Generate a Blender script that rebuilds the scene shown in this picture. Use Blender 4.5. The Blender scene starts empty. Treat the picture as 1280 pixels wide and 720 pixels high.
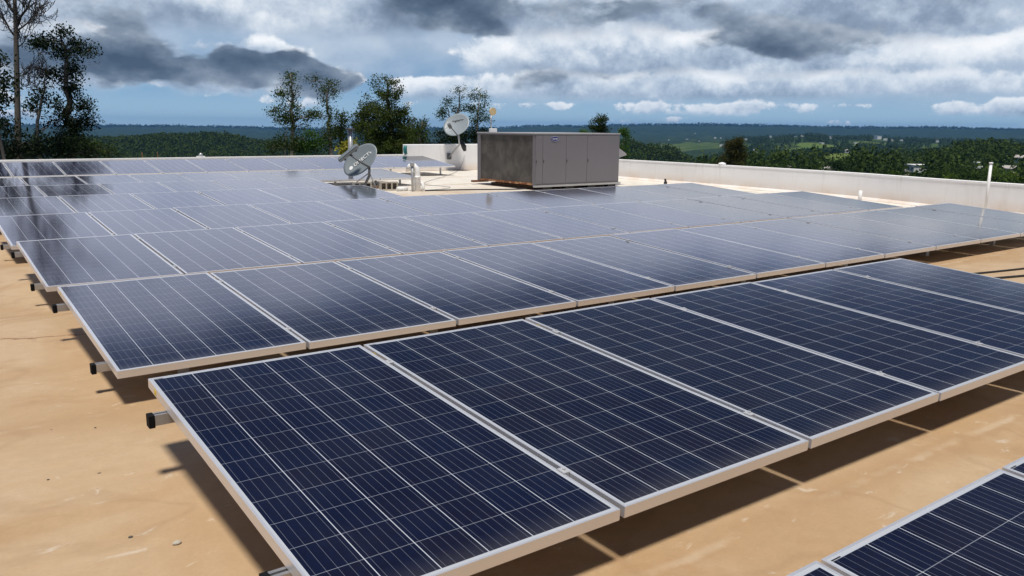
import bpy, bmesh, math, random
import numpy as np
from mathutils import Vector, Matrix

S = bpy.context.scene
COL = S.collection
R_ = math.radians

# ------------------------------------------------------------------ camera
YAW, PITCH, ROLL = R_(36.3064), R_(11.0885), R_(0.4879)
EYE = Vector((0, 0, 1.42))
fwd = Vector((math.sin(YAW)*math.cos(PITCH), math.cos(YAW)*math.cos(PITCH), -math.sin(PITCH)))
rgt0 = Vector((math.cos(YAW), -math.sin(YAW), 0))
up0 = rgt0.cross(fwd)
rgt = math.cos(ROLL)*rgt0 + math.sin(ROLL)*up0
upv = -math.sin(ROLL)*rgt0 + math.cos(ROLL)*up0
cd = bpy.data.cameras.new('camera')
cam = bpy.data.objects.new('camera', cd)
COL.objects.link(cam)
M = Matrix((rgt, upv, -fwd)).transposed().to_4x4()
M.translation = EYE
cam.matrix_world = M
cd.sensor_width = 36
cd.lens = 36*1027.19/1280
cd.clip_start = 0.05
cd.clip_end = 40000
S.camera = cam

# ------------------------------------------------------------------ colour management
S.view_settings.view_transform = 'Standard'
S.view_settings.look = 'None'
S.view_settings.gamma = 1
S.view_settings.use_curve_mapping = False
S.view_settings.exposure = 0.18
S.cycles.volume_step_rate = 4
S.cycles.max_bounces = 8
S.cycles.transparent_max_bounces = 16

# ------------------------------------------------------------------ sun
SUN_EL, SUN_AZ = R_(74), R_(-142)           # azimuth measured from +Y towards +X
sd = bpy.data.lights.new('sun', 'SUN')
sd.energy = 3.9
sd.angle = R_(9.0)
sd.color = (1.0, 0.95, 0.86)
so = bpy.data.objects.new('sun', sd)
COL.objects.link(so)
to_sun = Vector((math.sin(SUN_AZ)*math.cos(SUN_EL), math.cos(SUN_AZ)*math.cos(SUN_EL), math.sin(SUN_EL)))
so.rotation_euler = to_sun.to_track_quat('Z', 'Y').to_euler()
so.location = (0, 0, 60)


# ------------------------------------------------------------------ node helper
class G:
    def __init__(s, tree):
        s.t = tree
        s.n = tree.nodes
        s.l = tree.links

    def put(s, sock, v):
        if isinstance(v, bpy.types.NodeSocket):
            s.l.new(v, sock)
        elif v is not None:
            if isinstance(v, (tuple, list)) and len(v) == 3 and sock.type == 'RGBA':
                v = (*v, 1)
            sock.default_value = v

    def m(s, op, a, b=None, c=None, clamp=False):
        n = s.n.new('ShaderNodeMath')
        n.operation = op
        n.use_clamp = clamp
        for i, v in enumerate((a, b, c)):
            s.put(n.inputs[i], v)
        return n.outputs[0]

    def add(s, a, b): return s.m('ADD', a, b)
    def sub(s, a, b): return s.m('SUBTRACT', a, b)
    def mul(s, a, b): return s.m('MULTIPLY', a, b)
    def clamp(s, a): return s.m('MULTIPLY', a, 1.0, clamp=True)

    def step(s, x, a, b):                    # smoothstep
        n = s.n.new('ShaderNodeMapRange')
        n.interpolation_type = 'SMOOTHSTEP'
        s.put(n.inputs['Value'], x)
        s.put(n.inputs['From Min'], a)
        s.put(n.inputs['From Max'], b)
        return n.outputs['Result']

    def noise(s, vec, scale, detail=4, rough=.55, dist=0.0, lac=2.0):
        n = s.n.new('ShaderNodeTexNoise')
        s.put(n.inputs['Vector'], vec)
        n.inputs['Scale'].default_value = scale
        n.inputs['Detail'].default_value = detail
        n.inputs['Roughness'].default_value = rough
        n.inputs['Distortion'].default_value = dist
        n.inputs['Lacunarity'].default_value = lac
        return n.outputs['Fac']

    def mix(s, f, a, b, kind='MIX'):
        n = s.n.new('ShaderNodeMix')
        n.data_type = 'RGBA'
        n.blend_type = kind
        s.put(n.inputs[0], f)
        s.put(n.inputs[6], a)
        s.put(n.inputs[7], b)
        return n.outputs[2]

    def ramp(s, f, stops):
        n = s.n.new('ShaderNodeValToRGB')
        e = n.color_ramp.elements
        while len(e) < len(stops):
            e.new(.5)
        for i, (p, c) in enumerate(stops):
            e[i].position = p
            e[i].color = (*c, 1)
        s.put(n.inputs[0], f)
        return n.outputs[0]

    def sep(s, v):
        n = s.n.new('ShaderNodeSeparateXYZ')
        s.put(n.inputs[0], v)
        return n.outputs

    def comb(s, x, y, z):
        n = s.n.new('ShaderNodeCombineXYZ')
        for i, v in enumerate((x, y, z)):
            s.put(n.inputs[i], v)
        return n.outputs[0]

    def vscale(s, v, sc):
        n = s.n.new('ShaderNodeVectorMath')
        n.operation = 'MULTIPLY'
        s.put(n.inputs[0], v)
        n.inputs[1].default_value = sc
        return n.outputs[0]

    def coord(s, kind='Object'):
        return s.n.new('ShaderNodeTexCoord').outputs[kind]


# ------------------------------------------------------------------ world: Nishita sky behind procedural clouds
W = bpy.data.worlds.new('World')
S.world = W
W.use_nodes = True
W.cycles.sampling_method = 'MANUAL'
W.cycles.sample_map_resolution = 1024
g = G(W.node_tree)
bg = W.node_tree.nodes['Background']
bg.inputs['Strength'].default_value = 0.1
sky = g.n.new('ShaderNodeTexSky')
sky.sky_type = 'NISHITA'
sky.sun_disc = False
sky.sun_elevation = SUN_EL
sky.sun_rotation = SUN_AZ
sky.air_density = 1.0
sky.dust_density = 0.6
sky.ozone_density = 1.5
d = g.coord('Generated')
dx, dy, dz = g.sep(d)
AZ = g.mul(g.m('ARCTAN2', dx, dy), 57.2958)            # compass bearing, degrees from +Y
EL = g.mul(g.m('ARCSINE', dz), 57.2958)                # elevation, degrees
flat = g.vscale(d, (1, 1, 2.6))
warp1 = g.sub(g.noise(flat, 8, 2, .5), .5)
warp2 = g.sub(g.noise(g.vscale(d, (1.1, 1.2, 2.2)), 10, 3, .5), .5)
azw = g.add(AZ, g.mul(warp1, 9.0))
elw = g.add(EL, g.mul(warp2, 3.6))


def blob(a, e, sa, se, amp):
    u = g.m('DIVIDE', g.sub(azw, a), sa)
    v = g.m('DIVIDE', g.sub(elw, e), se)
    r2 = g.add(g.mul(u, u), g.mul(v, v))
    return g.mul(g.m('EXPONENT', g.mul(r2, -1.0)), amp)


def total(rows):
    t = None
    for r in rows:
        b = blob(*r)
        t = b if t is None else g.add(t, b)
    return t


skyc = g.mix(1.0, sky.outputs[0], (.55, .74, 1.0), 'MULTIPLY')
lowsky = g.mix(g.step(EL, 0.0, 4.0), (.34, .52, .68), (.14, .29, .50))
skyc_ = g.mix(g.mul(g.step(EL, 18, 2), .92), g.mix(1.0, skyc, (.1, .1, .1), 'MULTIPLY'), lowsky)
dark = total([(12.7, 3.5, 12, 1.4, .84), (20.5, 3.3, 5.5, .9, .50), (9.5, 6.4, 8.5, 2.2, .34),
              (32.0, 7.6, 5.0, 1.5, .85), (54.3, 5.5, 4.6, 1.3, .70), (44, 7.6, 8, 1.2, .36),
              (41.6, 3.4, 6, .9, .34), (63, 7.8, 7, 1.2, .30),
              (20.9, 6.2, 4.0, 1.5, -.65), (36.7, 4.8, 4, .8, -.40), (51.5, 3.7, 3.0, .7, -.55),
              (66, 5.0, 5, 1.3, -.30), (28, 4.4, 4, .8, -.45)])
clear = total([(14.4, .9, 8.5, 1.1, 1.0), (27, 1.9, 3.6, 1.5, .75), (38, .9, 4, .7, .7),
               (31, .6, 16, .6, .5), (56, .7, 9, .45, .35), (50, 27, 9, 6, .6), (28, 36, 9, 8, .4)])


def shifted(v, dzs):
    n = g.n.new('ShaderNodeVectorMath')
    n.operation = 'ADD'
    g.put(n.inputs[0], v)
    n.inputs[1].default_value = (0, 0, dzs)
    return n.outputs[0]


soft = (1, 1, 1.5)
wide = (1, 1, 2.0)
nbig = g.noise(g.vscale(d, wide), 6, 5, .5)
relief = g.sub(nbig, g.noise(g.vscale(shifted(d, .026), wide), 6, 5, .5))      # lit tops, shaded bases
nfine = g.noise(g.vscale(d, soft), 20, 6, .55)
relief2 = g.sub(nfine, g.noise(g.vscale(shifted(d, .009), soft), 20, 6, .55))
low = g.noise(g.vscale(d, (1, 1, 2.6)), 24, 6, .56)
lows = g.noise(g.vscale(d, (1, 1, 2.4)), 62, 5, .6)
cover = g.add(g.add(g.mul(nbig, .7), g.add(g.mul(low, .85), g.mul(lows, .45))), g.sub(.02, g.mul(clear, .85)))
cover = g.step(cover, .34, .58)
cut = g.sub(23.2, g.mul(g.m('MINIMUM', g.m('ABSOLUTE', AZ), 80.0), .18))
up = g.mul(g.step(g.sub(EL, cut), -1.5, 4.0), 1.0)                      # unseen upper sky darkened for navy panel reflections and less fill
band = g.mul(g.mul(g.step(EL, 8.0, 10.5), g.step(g.sub(EL, cut), 2.2, -1.5)), .34)   # unseen belt above the view, brightened for the far rows' reflections


def billow(vec, scale, amps):
    t = None
    for k_, a_ in enumerate(amps):
        n_ = g.noise(vec, scale*2.03**k_, 0, .5)
        b_ = g.mul(g.m('ABSOLUTE', g.sub(g.mul(n_, 2.0), 1.0)), a_)
        t = b_ if t is None else g.add(t, b_)
    return t


AMP = (1.0, .48, .23, .11, .055)
puff = billow(g.vscale(d, soft), 8.5, AMP)
puff_up = billow(g.vscale(shifted(d, .0065), soft), 8.5, AMP)
lit = g.sub(puff, puff_up)                                # sunlit shoulders of the puffs
K = 10.0                                                  # the background strength is 0.1
t1 = g.add(g.add(.64, band), g.add(g.mul(g.sub(nbig, .5), .55), g.mul(g.sub(puff, .42), .30)))
t1 = g.add(t1, g.add(g.mul(lit, .62), g.mul(relief, 1.0)))
t1 = g.sub(t1, g.add(up, g.mul(dark, .22)))
cb = g.ramp(t1, [(0.0, (.105, .145, .215)), (.28, (.235, .305, .41)), (.52, (.435, .52, .635)), (.72, (.68, .74, .81)), (.92, (.93, .94, .955))])
dm = g.add(g.add(dark, up), g.add(g.mul(g.sub(nbig, .5), 1.15), g.add(g.mul(g.sub(puff, .42), -.20), g.add(g.mul(g.sub(nfine, .5), .60), g.mul(g.sub(low, .5), .55)))))
dmask = g.step(dm, .24, .50)
t2 = g.add(g.add(g.mul(g.sub(dm, .3), -.50), .49), g.add(g.mul(relief, 1.3), g.add(g.mul(relief2, .75), g.mul(g.sub(nfine, .5), .35))))
cd_ = g.ramp(t2, [(0.0, (.050, .082, .135)), (.25, (.095, .140, .205)), (.5, (.20, .255, .335)), (.8, (.40, .46, .54))])
cl = g.mix(g.mul(dmask, .94), cb, cd_)
cl = g.mix(g.step(EL, 8, 12), cl, g.mix(1.0, cl, (.80, .86, 1.08), 'MULTIPLY'))  # upper sky tinted lilac for the panel reflections
high = g.mix(cover, skyc_, cl)

# rows of cumulus, the farthest first: crisp sunlit tops over flat grey bases
ROWS_ = [(.40, .85, .10), (1.05, 1.4, .18), (2.1, 2.4, .26), (3.7, 3.4, .32), (5.9, 4.6, .42)]
veil = g.clamp(g.add(g.sub(.80, g.mul(clear, 1.1)), g.mul(g.sub(nbig, .5), 1.4)))
veil = g.mul(veil, g.step(EL, .4, 3.0))
scene_sky = g.mix(veil, skyc_, g.mix(g.step(nfine, .3, .7), (.36, .45, .57), (.50, .58, .68)))
for q, (e0, H_, cov) in enumerate(ROWS_):
    sc_ = 24.0/H_
    vv = shifted(d, .37*q + .11)
    ani = (1, 1, 1.15)
    n_ = g.noise(g.vscale(vv, ani), sc_*.55, 7, .62)
    nu = g.noise(g.vscale(shifted(d, .37*q + .11 + .0045*H_), ani), sc_*.55, 7, .62)
    far_n = g.noise(g.vscale(vv, (1, 1, .2)), 5.0, 2, .5)
    s_ = g.m('DIVIDE', g.sub(EL, e0), H_)
    F_ = g.add(g.mul(g.sub(n_, .5), 2.0), g.add(g.mul(g.sub(far_n, .5), 1.1), cov))
    F_ = g.sub(F_, g.mul(g.m('MAXIMUM', g.sub(s_, .35), 0.0), .85))
    F_ = g.sub(F_, g.mul(clear, .62))
    mask = g.mul(g.step(F_, -.03, .09), g.step(g.add(s_, g.mul(g.sub(n_, .5), .9)), -.16, .16))
    sh = g.add(g.mul(g.clamp(s_), .58), g.add(g.mul(g.sub(n_, nu), 3.3), g.add(.33, g.mul(g.step(F_, .45, .0), .30))))
    sh = g.sub(sh, g.mul(dark, .46))
    dist = max(0.0, .42 - .10*q)                          # far rows sink into the humid air
    cc = g.ramp(sh, [(0.0, (.13, .185, .27)), (.28, (.24, .31, .42)), (.5, (.43, .51, .62)), (.70, (.70, .75, .81)), (.92, (.94, .945, .955))])
    cc = g.mix(dist, cc, (.36, .50, .67))
    scene_sky = g.mix(g.mul(mask, .96), scene_sky, cc)
scene_sky = g.mix(g.mul(dmask, .95), scene_sky, cd_)
final = g.mix(g.step(EL, 8.5, 11.5), scene_sky, high)
g.l.new(g.mix(1.0, final, (K, K, K), 'MULTIPLY'), bg.inputs['Color'])


# ------------------------------------------------------------------ object helpers
def tag(o, label=None, cat=None, group=None, kind=None):
    if label: o['label'] = label
    if cat: o['category'] = cat
    if group: o['group'] = group
    if kind: o['kind'] = kind
    return o


def link(name, mesh, parent=None, mats=None):
    if mats is not None:
        mesh.materials.clear()
        for m_ in (mats if isinstance(mats, (list, tuple)) else [mats]):
            mesh.materials.append(m_)
    o = bpy.data.objects.new(name, mesh)
    COL.objects.link(o)
    o.parent = parent
    return o


def empty(name, loc=(0, 0, 0), rot=(0, 0, 0)):
    o = bpy.data.objects.new(name, None)
    o.empty_display_size = .2
    COL.objects.link(o)
    o.location = loc
    o.rotation_euler = rot
    return o


def copy_tree(o, parent=None):
    c = o.copy()
    COL.objects.link(c)
    c.parent = parent
    for ch in list(o.children):
        copy_tree(ch, c)
    return c


def arrays_mesh(name, V, F, smooth=False, mat_idx=None):
    """V (n,3), F (m,k) with fixed k"""
    V = np.asarray(V, dtype=np.float32)
    F = np.asarray(F, dtype=np.int32)
    k = F.shape[1]
    me = bpy.data.meshes.new(name)
    me.vertices.add(len(V))
    me.vertices.foreach_set('co', V.ravel())
    me.loops.add(F.size)
    me.loops.foreach_set('vertex_index', F.ravel())
    me.polygons.add(len(F))
    me.polygons.foreach_set('loop_start', np.arange(0, F.size, k, dtype=np.int32))
    me.polygons.foreach_set('loop_total', np.full(len(F), k, dtype=np.int32))
    if smooth:
        me.polygons.foreach_set('use_smooth', np.ones(len(F), dtype=bool))
    if mat_idx is not None:
        me.polygons.foreach_set('material_index', np.asarray(mat_idx, dtype=np.int32))
    me.update(calc_edges=True)
    return me


class MB:
    """collects boxes, tubes and lathes and builds ONE mesh object"""
    def __init__(s):
        s.bm = bmesh.new()

    def box(s, x0, x1, y0, y1, z0, z1, mi=0, mat=None):
        vs = [s.bm.verts.new((x, y, z)) for z in (z0, z1) for y in (y0, y1) for x in (x0, x1)]
        if mat is not None:
            for v in vs:
                v.co = mat @ v.co
        for q in ((0, 2, 3, 1), (4, 5, 7, 6), (0, 1, 5, 4), (2, 6, 7, 3), (0, 4, 6, 2), (1, 3, 7, 5)):
            f = s.bm.faces.new([vs[i] for i in q])
            f.material_index = mi
        return s

    def tube(s, pts, rad, n=10, mi=0, cap=True, smooth=True):
        pts = [Vector(p) for p in pts]
        if not isinstance(rad, (list, tuple)):
            rad = [rad]*len(pts)
        rings = []
        ref = None
        for i, p in enumerate(pts):
            t = (pts[min(i+1, len(pts)-1)] - pts[max(i-1, 0)]).normalized()
            if ref is None:
                ref = Vector((0, 0, 1)) if abs(t.z) < .9 else Vector((1, 0, 0))
            a = (ref - t*ref.dot(t)).normalized()
            b = t.cross(a)
            ref = a
            rings.append([s.bm.verts.new(p + rad[i]*(math.cos(2*math.pi*j/n)*a + math.sin(2*math.pi*j/n)*b)) for j in range(n)])
        for r0, r1 in zip(rings, rings[1:]):
            for j in range(n):
                f = s.bm.faces.new((r0[j], r0[(j+1) % n], r1[(j+1) % n], r1[j]))
                f.smooth = smooth
                f.material_index = mi
        if cap:
            s.bm.faces.new(rings[0][::-1]).material_index = mi
            s.bm.faces.new(rings[-1]).material_index = mi
        return s

    def prism(s, poly, z0, z1, mi=0):
        a = [s.bm.verts.new((x, y, z0)) for x, y in poly]
        b = [s.bm.verts.new((x, y, z1)) for x, y in poly]
        n = len(poly)
        s.bm.faces.new(a[::-1]).material_index = mi
        s.bm.faces.new(b).material_index = mi
        for i in range(n):
            s.bm.faces.new((a[i], a[(i+1) % n], b[(i+1) % n], b[i])).material_index = mi
        return s

    def xform(s, mat):
        s.bm.transform(mat)
        return s

    def bevel(s, w, seg=1):
        bmesh.ops.bevel(s.bm, geom=list(s.bm.edges), offset=w, segments=seg, affect='EDGES', clamp_overlap=True)
        return s

    def build(s, name, mats, parent=None):
        bmesh.ops.recalc_face_normals(s.bm, faces=s.bm.faces)
        me = bpy.data.meshes.new(name)
        s.bm.to_mesh(me)
        s.bm.free()
        return link(name, me, parent, mats)


# ------------------------------------------------------------------ materials
def new_mat(name):
    m = bpy.data.materials.new(name)
    m.use_nodes = True
    gg = G(m.node_tree)
    return m, gg, m.node_tree.nodes['Principled BSDF']


def simple(name, col, rough=.6, metal=0.0, var=.12, scale=8, bump=0.0, spec=None):
    m, gg, b = new_mat(name)
    co = gg.coord('Object')
    n = gg.noise(co, scale, 5, .6)
    k = gg.add(1 - var, gg.mul(n, 2*var))
    c = gg.mix(1.0, col, gg.comb(k, k, k), 'MULTIPLY')
    gg.put(b.inputs['Base Color'], c)
    gg.put(b.inputs['Roughness'], gg.add(rough - .08, gg.mul(n, .16)))
    b.inputs['Metallic'].default_value = metal
    if spec is not None:
        b.inputs['Specular IOR Level'].default_value = spec
    if bump:
        bn = gg.n.new('ShaderNodeBump')
        bn.inputs['Strength'].default_value = bump
        bn.inputs['Distance'].default_value = .01
        gg.put(bn.inputs['Height'], gg.noise(co, scale*6, 5, .6))
        gg.l.new(bn.outputs[0], b.inputs['Normal'])
    return m


def foliage(name, dark_c, light_c, trans=.25, spec=.12):
    m, gg, b = new_mat(name)
    gi = gg.n.new('ShaderNodeNewGeometry')
    n = gg.noise(gg.coord('Object'), .7, 3, .5)
    f = gg.clamp(gg.add(gg.mul(gi.outputs['Random Per Island'], .6), gg.mul(gg.sub(n, .3), .9)))
    oi = gg.n.new('ShaderNodeObjectInfo')
    c = gg.mix(f, dark_c, light_c)
    c = gg.mix(1.0, c, gg.mix(oi.outputs['Random'], (.72, .78, .7), (1.35, 1.25, 1.1)), 'MULTIPLY')
    gg.put(b.inputs['Base Color'], c)
    b.inputs['Roughness'].default_value = .55
    b.inputs['Specular IOR Level'].default_value = spec
    tr = gg.n.new('ShaderNodeBsdfTranslucent')
    gg.put(tr.inputs['Color'], gg.mix(1.0, c, (1.3, 1.5, .6), 'MULTIPLY'))
    ms = gg.n.new('ShaderNodeMixShader')
    ms.inputs[0].default_value = trans
    gg.l.new(b.outputs[0], ms.inputs[1])
    gg.l.new(tr.outputs[0], ms.inputs[2])
    gg.l.new(ms.outputs[0], gg.n['Material Output'].inputs['Surface'])
    return m


PW, PL, TH, RIM = 1.0015, 1.896, .040, .0085      # panel width, length, frame depth, frame rim


def cell_material():
    m, gg, b = new_mat('solar_cells')
    uv = gg.n.new('ShaderNodeUVMap').outputs[0]
    u, v, _ = gg.sep(uv)
    mu, mv = .0165, .022
    pu, pv = (PW - 2*mu)/6, (PL - 2*mv)/12
    cu = gg.m('DIVIDE', gg.sub(u, mu), pu)
    cv = gg.m('DIVIDE', gg.sub(v, mv), pv)
    fu, fv = gg.m('FRACT', cu), gg.m('FRACT', cv)
    iu, iv = gg.m('FLOOR', cu), gg.m('FLOOR', cv)

    def near_edge(fr, half):                     # 1 on the seam between two cells
        dd = gg.sub(.5, gg.m('ABSOLUTE', gg.sub(fr, .5)))
        return gg.m('LESS_THAN', dd, half)
    seam_u = near_edge(fu, .0015/pu)
    seam_v = near_edge(fv, .0011/pv)
    fb = gg.m('FRACT', gg.mul(fu, 5.0))
    bus = gg.m('LESS_THAN', gg.m('ABSOLUTE', gg.sub(fb, .5)), .0007/pu*5)
    out_u = gg.m('GREATER_THAN', gg.m('ABSOLUTE', gg.sub(u, PW/2)), PW/2 - mu)
    out_v = gg.m('GREATER_THAN', gg.m('ABSOLUTE', gg.sub(v, PL/2)), PL/2 - mv)
    outm = gg.m('MAXIMUM', out_u, out_v)
    oi = gg.n.new('ShaderNodeObjectInfo')
    wn = gg.n.new('ShaderNodeTexWhiteNoise')
    gg.put(wn.inputs['Vector'], gg.comb(iu, iv, gg.mul(oi.outputs['Random'], 97.0)))
    vor = gg.n.new('ShaderNodeTexVoronoi')
    gg.put(vor.inputs['Vector'], uv)
    vor.inputs['Scale'].default_value = 70
    grain = gg.sep(vor.outputs['Color'])[0]
    cell = gg.mix(wn.outputs['Value'], (.0014, .0030, .0155), (.0045, .0036, .0115))
    cell = gg.mix(gg.mul(grain, .30), cell, (.0024, .0075, .032))
    pan = gg.mix(oi.outputs['Random'], (.70, .85, 1.25), (1.35, 1.1, .9))
    cell = gg.mix(1.0, cell, pan, 'MULTIPLY')
    # fine silver fingers printed across each cell lift the tone slightly
    c = gg.mix(gg.mul(bus, .42), cell, (.26, .28, .33))
    c = gg.mix(gg.mul(seam_v, .55), c, (.36, .39, .45))
    c = gg.mix(gg.mul(seam_u, .9), c, (.52, .55, .60))
    c = gg.mix(outm, c, (.42, .44, .48))
    # dust film and dried drip marks
    co = gg.comb(gg.add(u, gg.mul(oi.outputs['Random'], 31.0)), v, 0.0)
    du = gg.noise(co, 2.2, 5, .65)
    dr = gg.noise(gg.vscale(co, (14, 1.2, 1)), 1.6, 4, .6)
    film = gg.add(gg.mul(gg.step(du, .35, .8), .012), gg.mul(gg.step(dr, .5, .8), .006))
    film = gg.add(film, gg.mul(gg.step(v, .12, .0), .05))
    c = gg.mix(gg.add(film, .002), c, (.42, .39, .36))
    spl = gg.n.new('ShaderNodeTexVoronoi')
    gg.put(spl.inputs['Vector'], co)
    spl.inputs['Scale'].default_value = 1.7
    rare = gg.m('GREATER_THAN', gg.sep(spl.outputs['Color'])[0], .80)
    blot = gg.mul(rare, gg.step(gg.add(spl.outputs['Distance'], gg.mul(gg.sub(gg.noise(co, 60, 3, .6), .5), .03)), .024, .012))
    c = gg.mix(gg.mul(blot, .8), c, (.55, .54, .50))
    gg.put(b.inputs['Base Color'], c)
    gg.put(b.inputs['Roughness'], gg.add(.088, gg.mul(film, 1.8)))
    b.inputs['IOR'].default_value = 1.40
    # float glass and laminate are never perfectly flat
    bn = gg.n.new('ShaderNodeBump')
    bn.inputs['Strength'].default_value = .025
    bn.inputs['Distance'].default_value = .004
    gg.put(bn.inputs['Height'], gg.noise(co, 5.0, 2, .5))
    gg.l.new(bn.outputs[0], b.inputs['Normal'])
    return m


MAT = dict(
    cells=cell_material(),
    frame=simple('anodised_frame', (.78, .78, .80), .38, .66, .05, 5),
    rail=simple('rail_aluminium', (.50, .49, .48), .42, .8, .1, 6),
    cap=simple('black_rubber', (.006, .006, .007), .75, spec=.15),
    white_back=simple('white_backsheet', (.75, .76, .78), .5),
    clamp=simple('clamp_metal', (.58, .58, .59), .4, .4, .1, 40),
    yellow=simple('yellow_sticker', (.75, .55, .03), .5),
    black=simple('black_plastic', (.02, .02, .022), .5),
    ac=simple('painted_sheet_metal', (.155, .147, .162), .5, 0, .07, 2.2, .05),
    ac_lid=simple('lid_sheet_metal', (.34, .33, .345), .45, .1, .08, 3),
    dark_trim=simple('dark_trim_metal', (.05, .05, .055), .7),  # plain dark grey of the latches and the pipe cap
    badge_blue=simple('badge_blue', (.012, .016, .16), .35),
    white=simple('white_plastic', (.80, .80, .79), .4, 0, .05, 6),
    dish=simple('dish_grey', (.175, .205, .225), .45, 0, .06, 4),
    dish2=simple('dish_pale_grey', (.25, .285, .31), .42, 0, .05, 4),
    dish_dark=simple('dish_arm_grey', (.09, .10, .11), .5),
    galv=simple('galvanised_steel', (.45, .46, .47), .45, .6, .15, 9),
    conc=simple('concrete_block', (.42, .38, .32), .9, 0, .25, 9, .3),
    wood=simple('weathered_timber', (.16, .10, .06), .85, 0, .3, 7, .2),
    teal=simple('teal_plastic', (.01, .16, .16), .4),
    amber=simple('amber_plastic', (.66, .50, .27), .5),
    bark=simple('bark', (.10, .085, .07), .9, 0, .35, 5),
    bark_dark=simple('dark_bark', (.035, .030, .027), .9, 0, .3, 5),
    bark_pale=simple('pale_bark', (.22, .19, .165), .9, 0, .3, 4),
    leaf_dark=foliage('leaf_dark', (.006, .012, .005), (.018, .034, .010), .15),
    leaf_euca=foliage('leaf_grey_green', (.014, .030, .009), (.065, .100, .030), .3),
    leaf_dense=foliage('leaf_olive', (.014, .030, .007), (.070, .095, .022), .28),
    leaf_bright=foliage('leaf_bright', (.025, .065, .012), (.10, .19, .030), .3),
    leaf_brown=foliage('leaf_brown', (.018, .021, .008), (.070, .070, .022), .2),
    leaf_yellow=foliage('leaf_yellow', (.12, .12, .02), (.40, .36, .07), .3),
    forest_a=foliage('canopy_a', (.010, .022, .007), (.056, .090, .021), .2, .03),
    forest_b=foliage('canopy_b', (.030, .062, .012), (.15, .215, .042), .3, .03),
    forest_shade=foliage('canopy_shade', (.002, .005, .004), (.006, .012, .008), .05, .0),  # near-black leaf colour that stands in for cloud shade
    forest_c=foliage('canopy_c', (.022, .026, .010), (.085, .078, .032), .2),
    house_white=simple('house_render', (.78, .79, .80), .7, 0, .06, .6),
    house_cream=simple('house_cream', (.62, .55, .44), .8, 0, .08, .6),
    house_roof=simple('house_roof', (.40, .37, .35), .8, 0, .15, .8),
    house_glass=simple('house_window', (.03, .04, .05), .2),
)


# roof membrane: elastomeric coating, tan by the camera and chalk white farther back
def roof_material():
    m, gg, b = new_mat('roof_coating')
    P = gg.coord('Object')
    x, y, z = gg.sep(P)
    n1 = gg.noise(P, .75, 6, .6, .8)
    n2 = gg.noise(P, 2.3, 6, .62, .4)
    n3 = gg.noise(gg.vscale(P, (1, 1.3, 1)), 1.9, 6, .62, .5)
    fine = gg.noise(P, 60, 4, .7)
    tan = gg.mix(gg.step(n1, .38, .62), (.43, .285, .158), (.485, .35, .218))
    tan = gg.mix(gg.mul(gg.step(n3, .54, .74), .42), tan, (.33, .175, .075))     # rusty wash marks
    tan = gg.mix(gg.mul(gg.step(n2, .54, .72), .40), tan, (.55, .43, .30))     # worn pale patches
    pale = gg.mix(gg.step(n2, .4, .75), (.70, .65, .57), (.79, .75, .69))
    pale = gg.mix(gg.mul(gg.step(n3, .52, .74), .5), pale, (.60, .44, .29))
    far = gg.add(gg.mul(gg.sub(y, 12.5), .20), gg.mul(gg.sub(n1, .5), 1.2))
    rt = gg.add(gg.mul(gg.sub(gg.add(x, gg.mul(y, .45)), 13.2), .16), gg.mul(gg.sub(n1, .5), 1.0))
    k = gg.m('MAXIMUM', gg.clamp(far), gg.clamp(rt))
    c = gg.mix(k, tan, pale)
    tide = gg.step(gg.m('ABSOLUTE', gg.sub(gg.noise(P, .9, 3, .5, .3), .53)), .020, .001)
    c = gg.mix(gg.mul(tide, .16), c, (.24, .14, .07))
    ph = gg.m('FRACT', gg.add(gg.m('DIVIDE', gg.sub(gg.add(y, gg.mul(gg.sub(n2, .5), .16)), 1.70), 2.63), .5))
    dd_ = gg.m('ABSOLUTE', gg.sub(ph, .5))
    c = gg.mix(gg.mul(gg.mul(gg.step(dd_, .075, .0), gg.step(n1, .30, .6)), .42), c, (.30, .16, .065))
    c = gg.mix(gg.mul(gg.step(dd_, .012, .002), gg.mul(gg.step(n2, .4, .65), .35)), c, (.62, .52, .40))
    # small chalky scuffs
    sc = gg.noise(gg.vscale(P, (1, 1.8, 1)), 5.2, 7, .72, .6)
    c = gg.mix(gg.mul(gg.step(sc, .60, .70), .60), c, (.60, .53, .44))
    # dark specks of grit
    sp = gg.n.new('ShaderNodeTexVoronoi')
    gg.put(sp.inputs['Vector'], P)
    sp.inputs['Scale'].default_value = 2.6
    c = gg.mix(gg.mul(gg.m('LESS_THAN', sp.outputs['Distance'], .022), .75), c, (.08, .06, .05))
    # hairline crack running from the open left side under the second row
    cr = gg.sub(y, gg.add(6.42, gg.add(gg.mul(x, -.33), gg.mul(gg.sub(gg.noise(P, 4.5, 5, .7), .5), .22))))
    crk = gg.mul(gg.step(gg.m('ABSOLUTE', cr), .022, .004), gg.m('LESS_THAN', x, 1.3))
    c = gg.mix(gg.mul(crk, .75), c, (.17, .06, .02))
    gr = gg.add(.74, gg.add(gg.mul(fine, .20), gg.mul(gg.noise(P, 11, 6, .72), .22)))
    c = gg.mix(1.0, c, gg.comb(gr, gr, gr), 'MULTIPLY')
    gg.put(b.inputs['Base Color'], c)
    gg.put(b.inputs['Roughness'], gg.add(.55, gg.mul(n2, .3)))
    b.inputs['Specular IOR Level'].default_value = .3
    bn = gg.n.new('ShaderNodeBump')
    bn.inputs['Strength'].default_value = .35
    bn.inputs['Distance'].default_value = .012
    med = gg.noise(P, 16, 5, .65)
    gg.put(bn.inputs['Height'], gg.add(gg.add(gg.mul(n2, .5), gg.mul(med, .16)), gg.mul(fine, .10)))
    gg.l.new(bn.outputs[0], b.inputs['Normal'])
    return m


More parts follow.
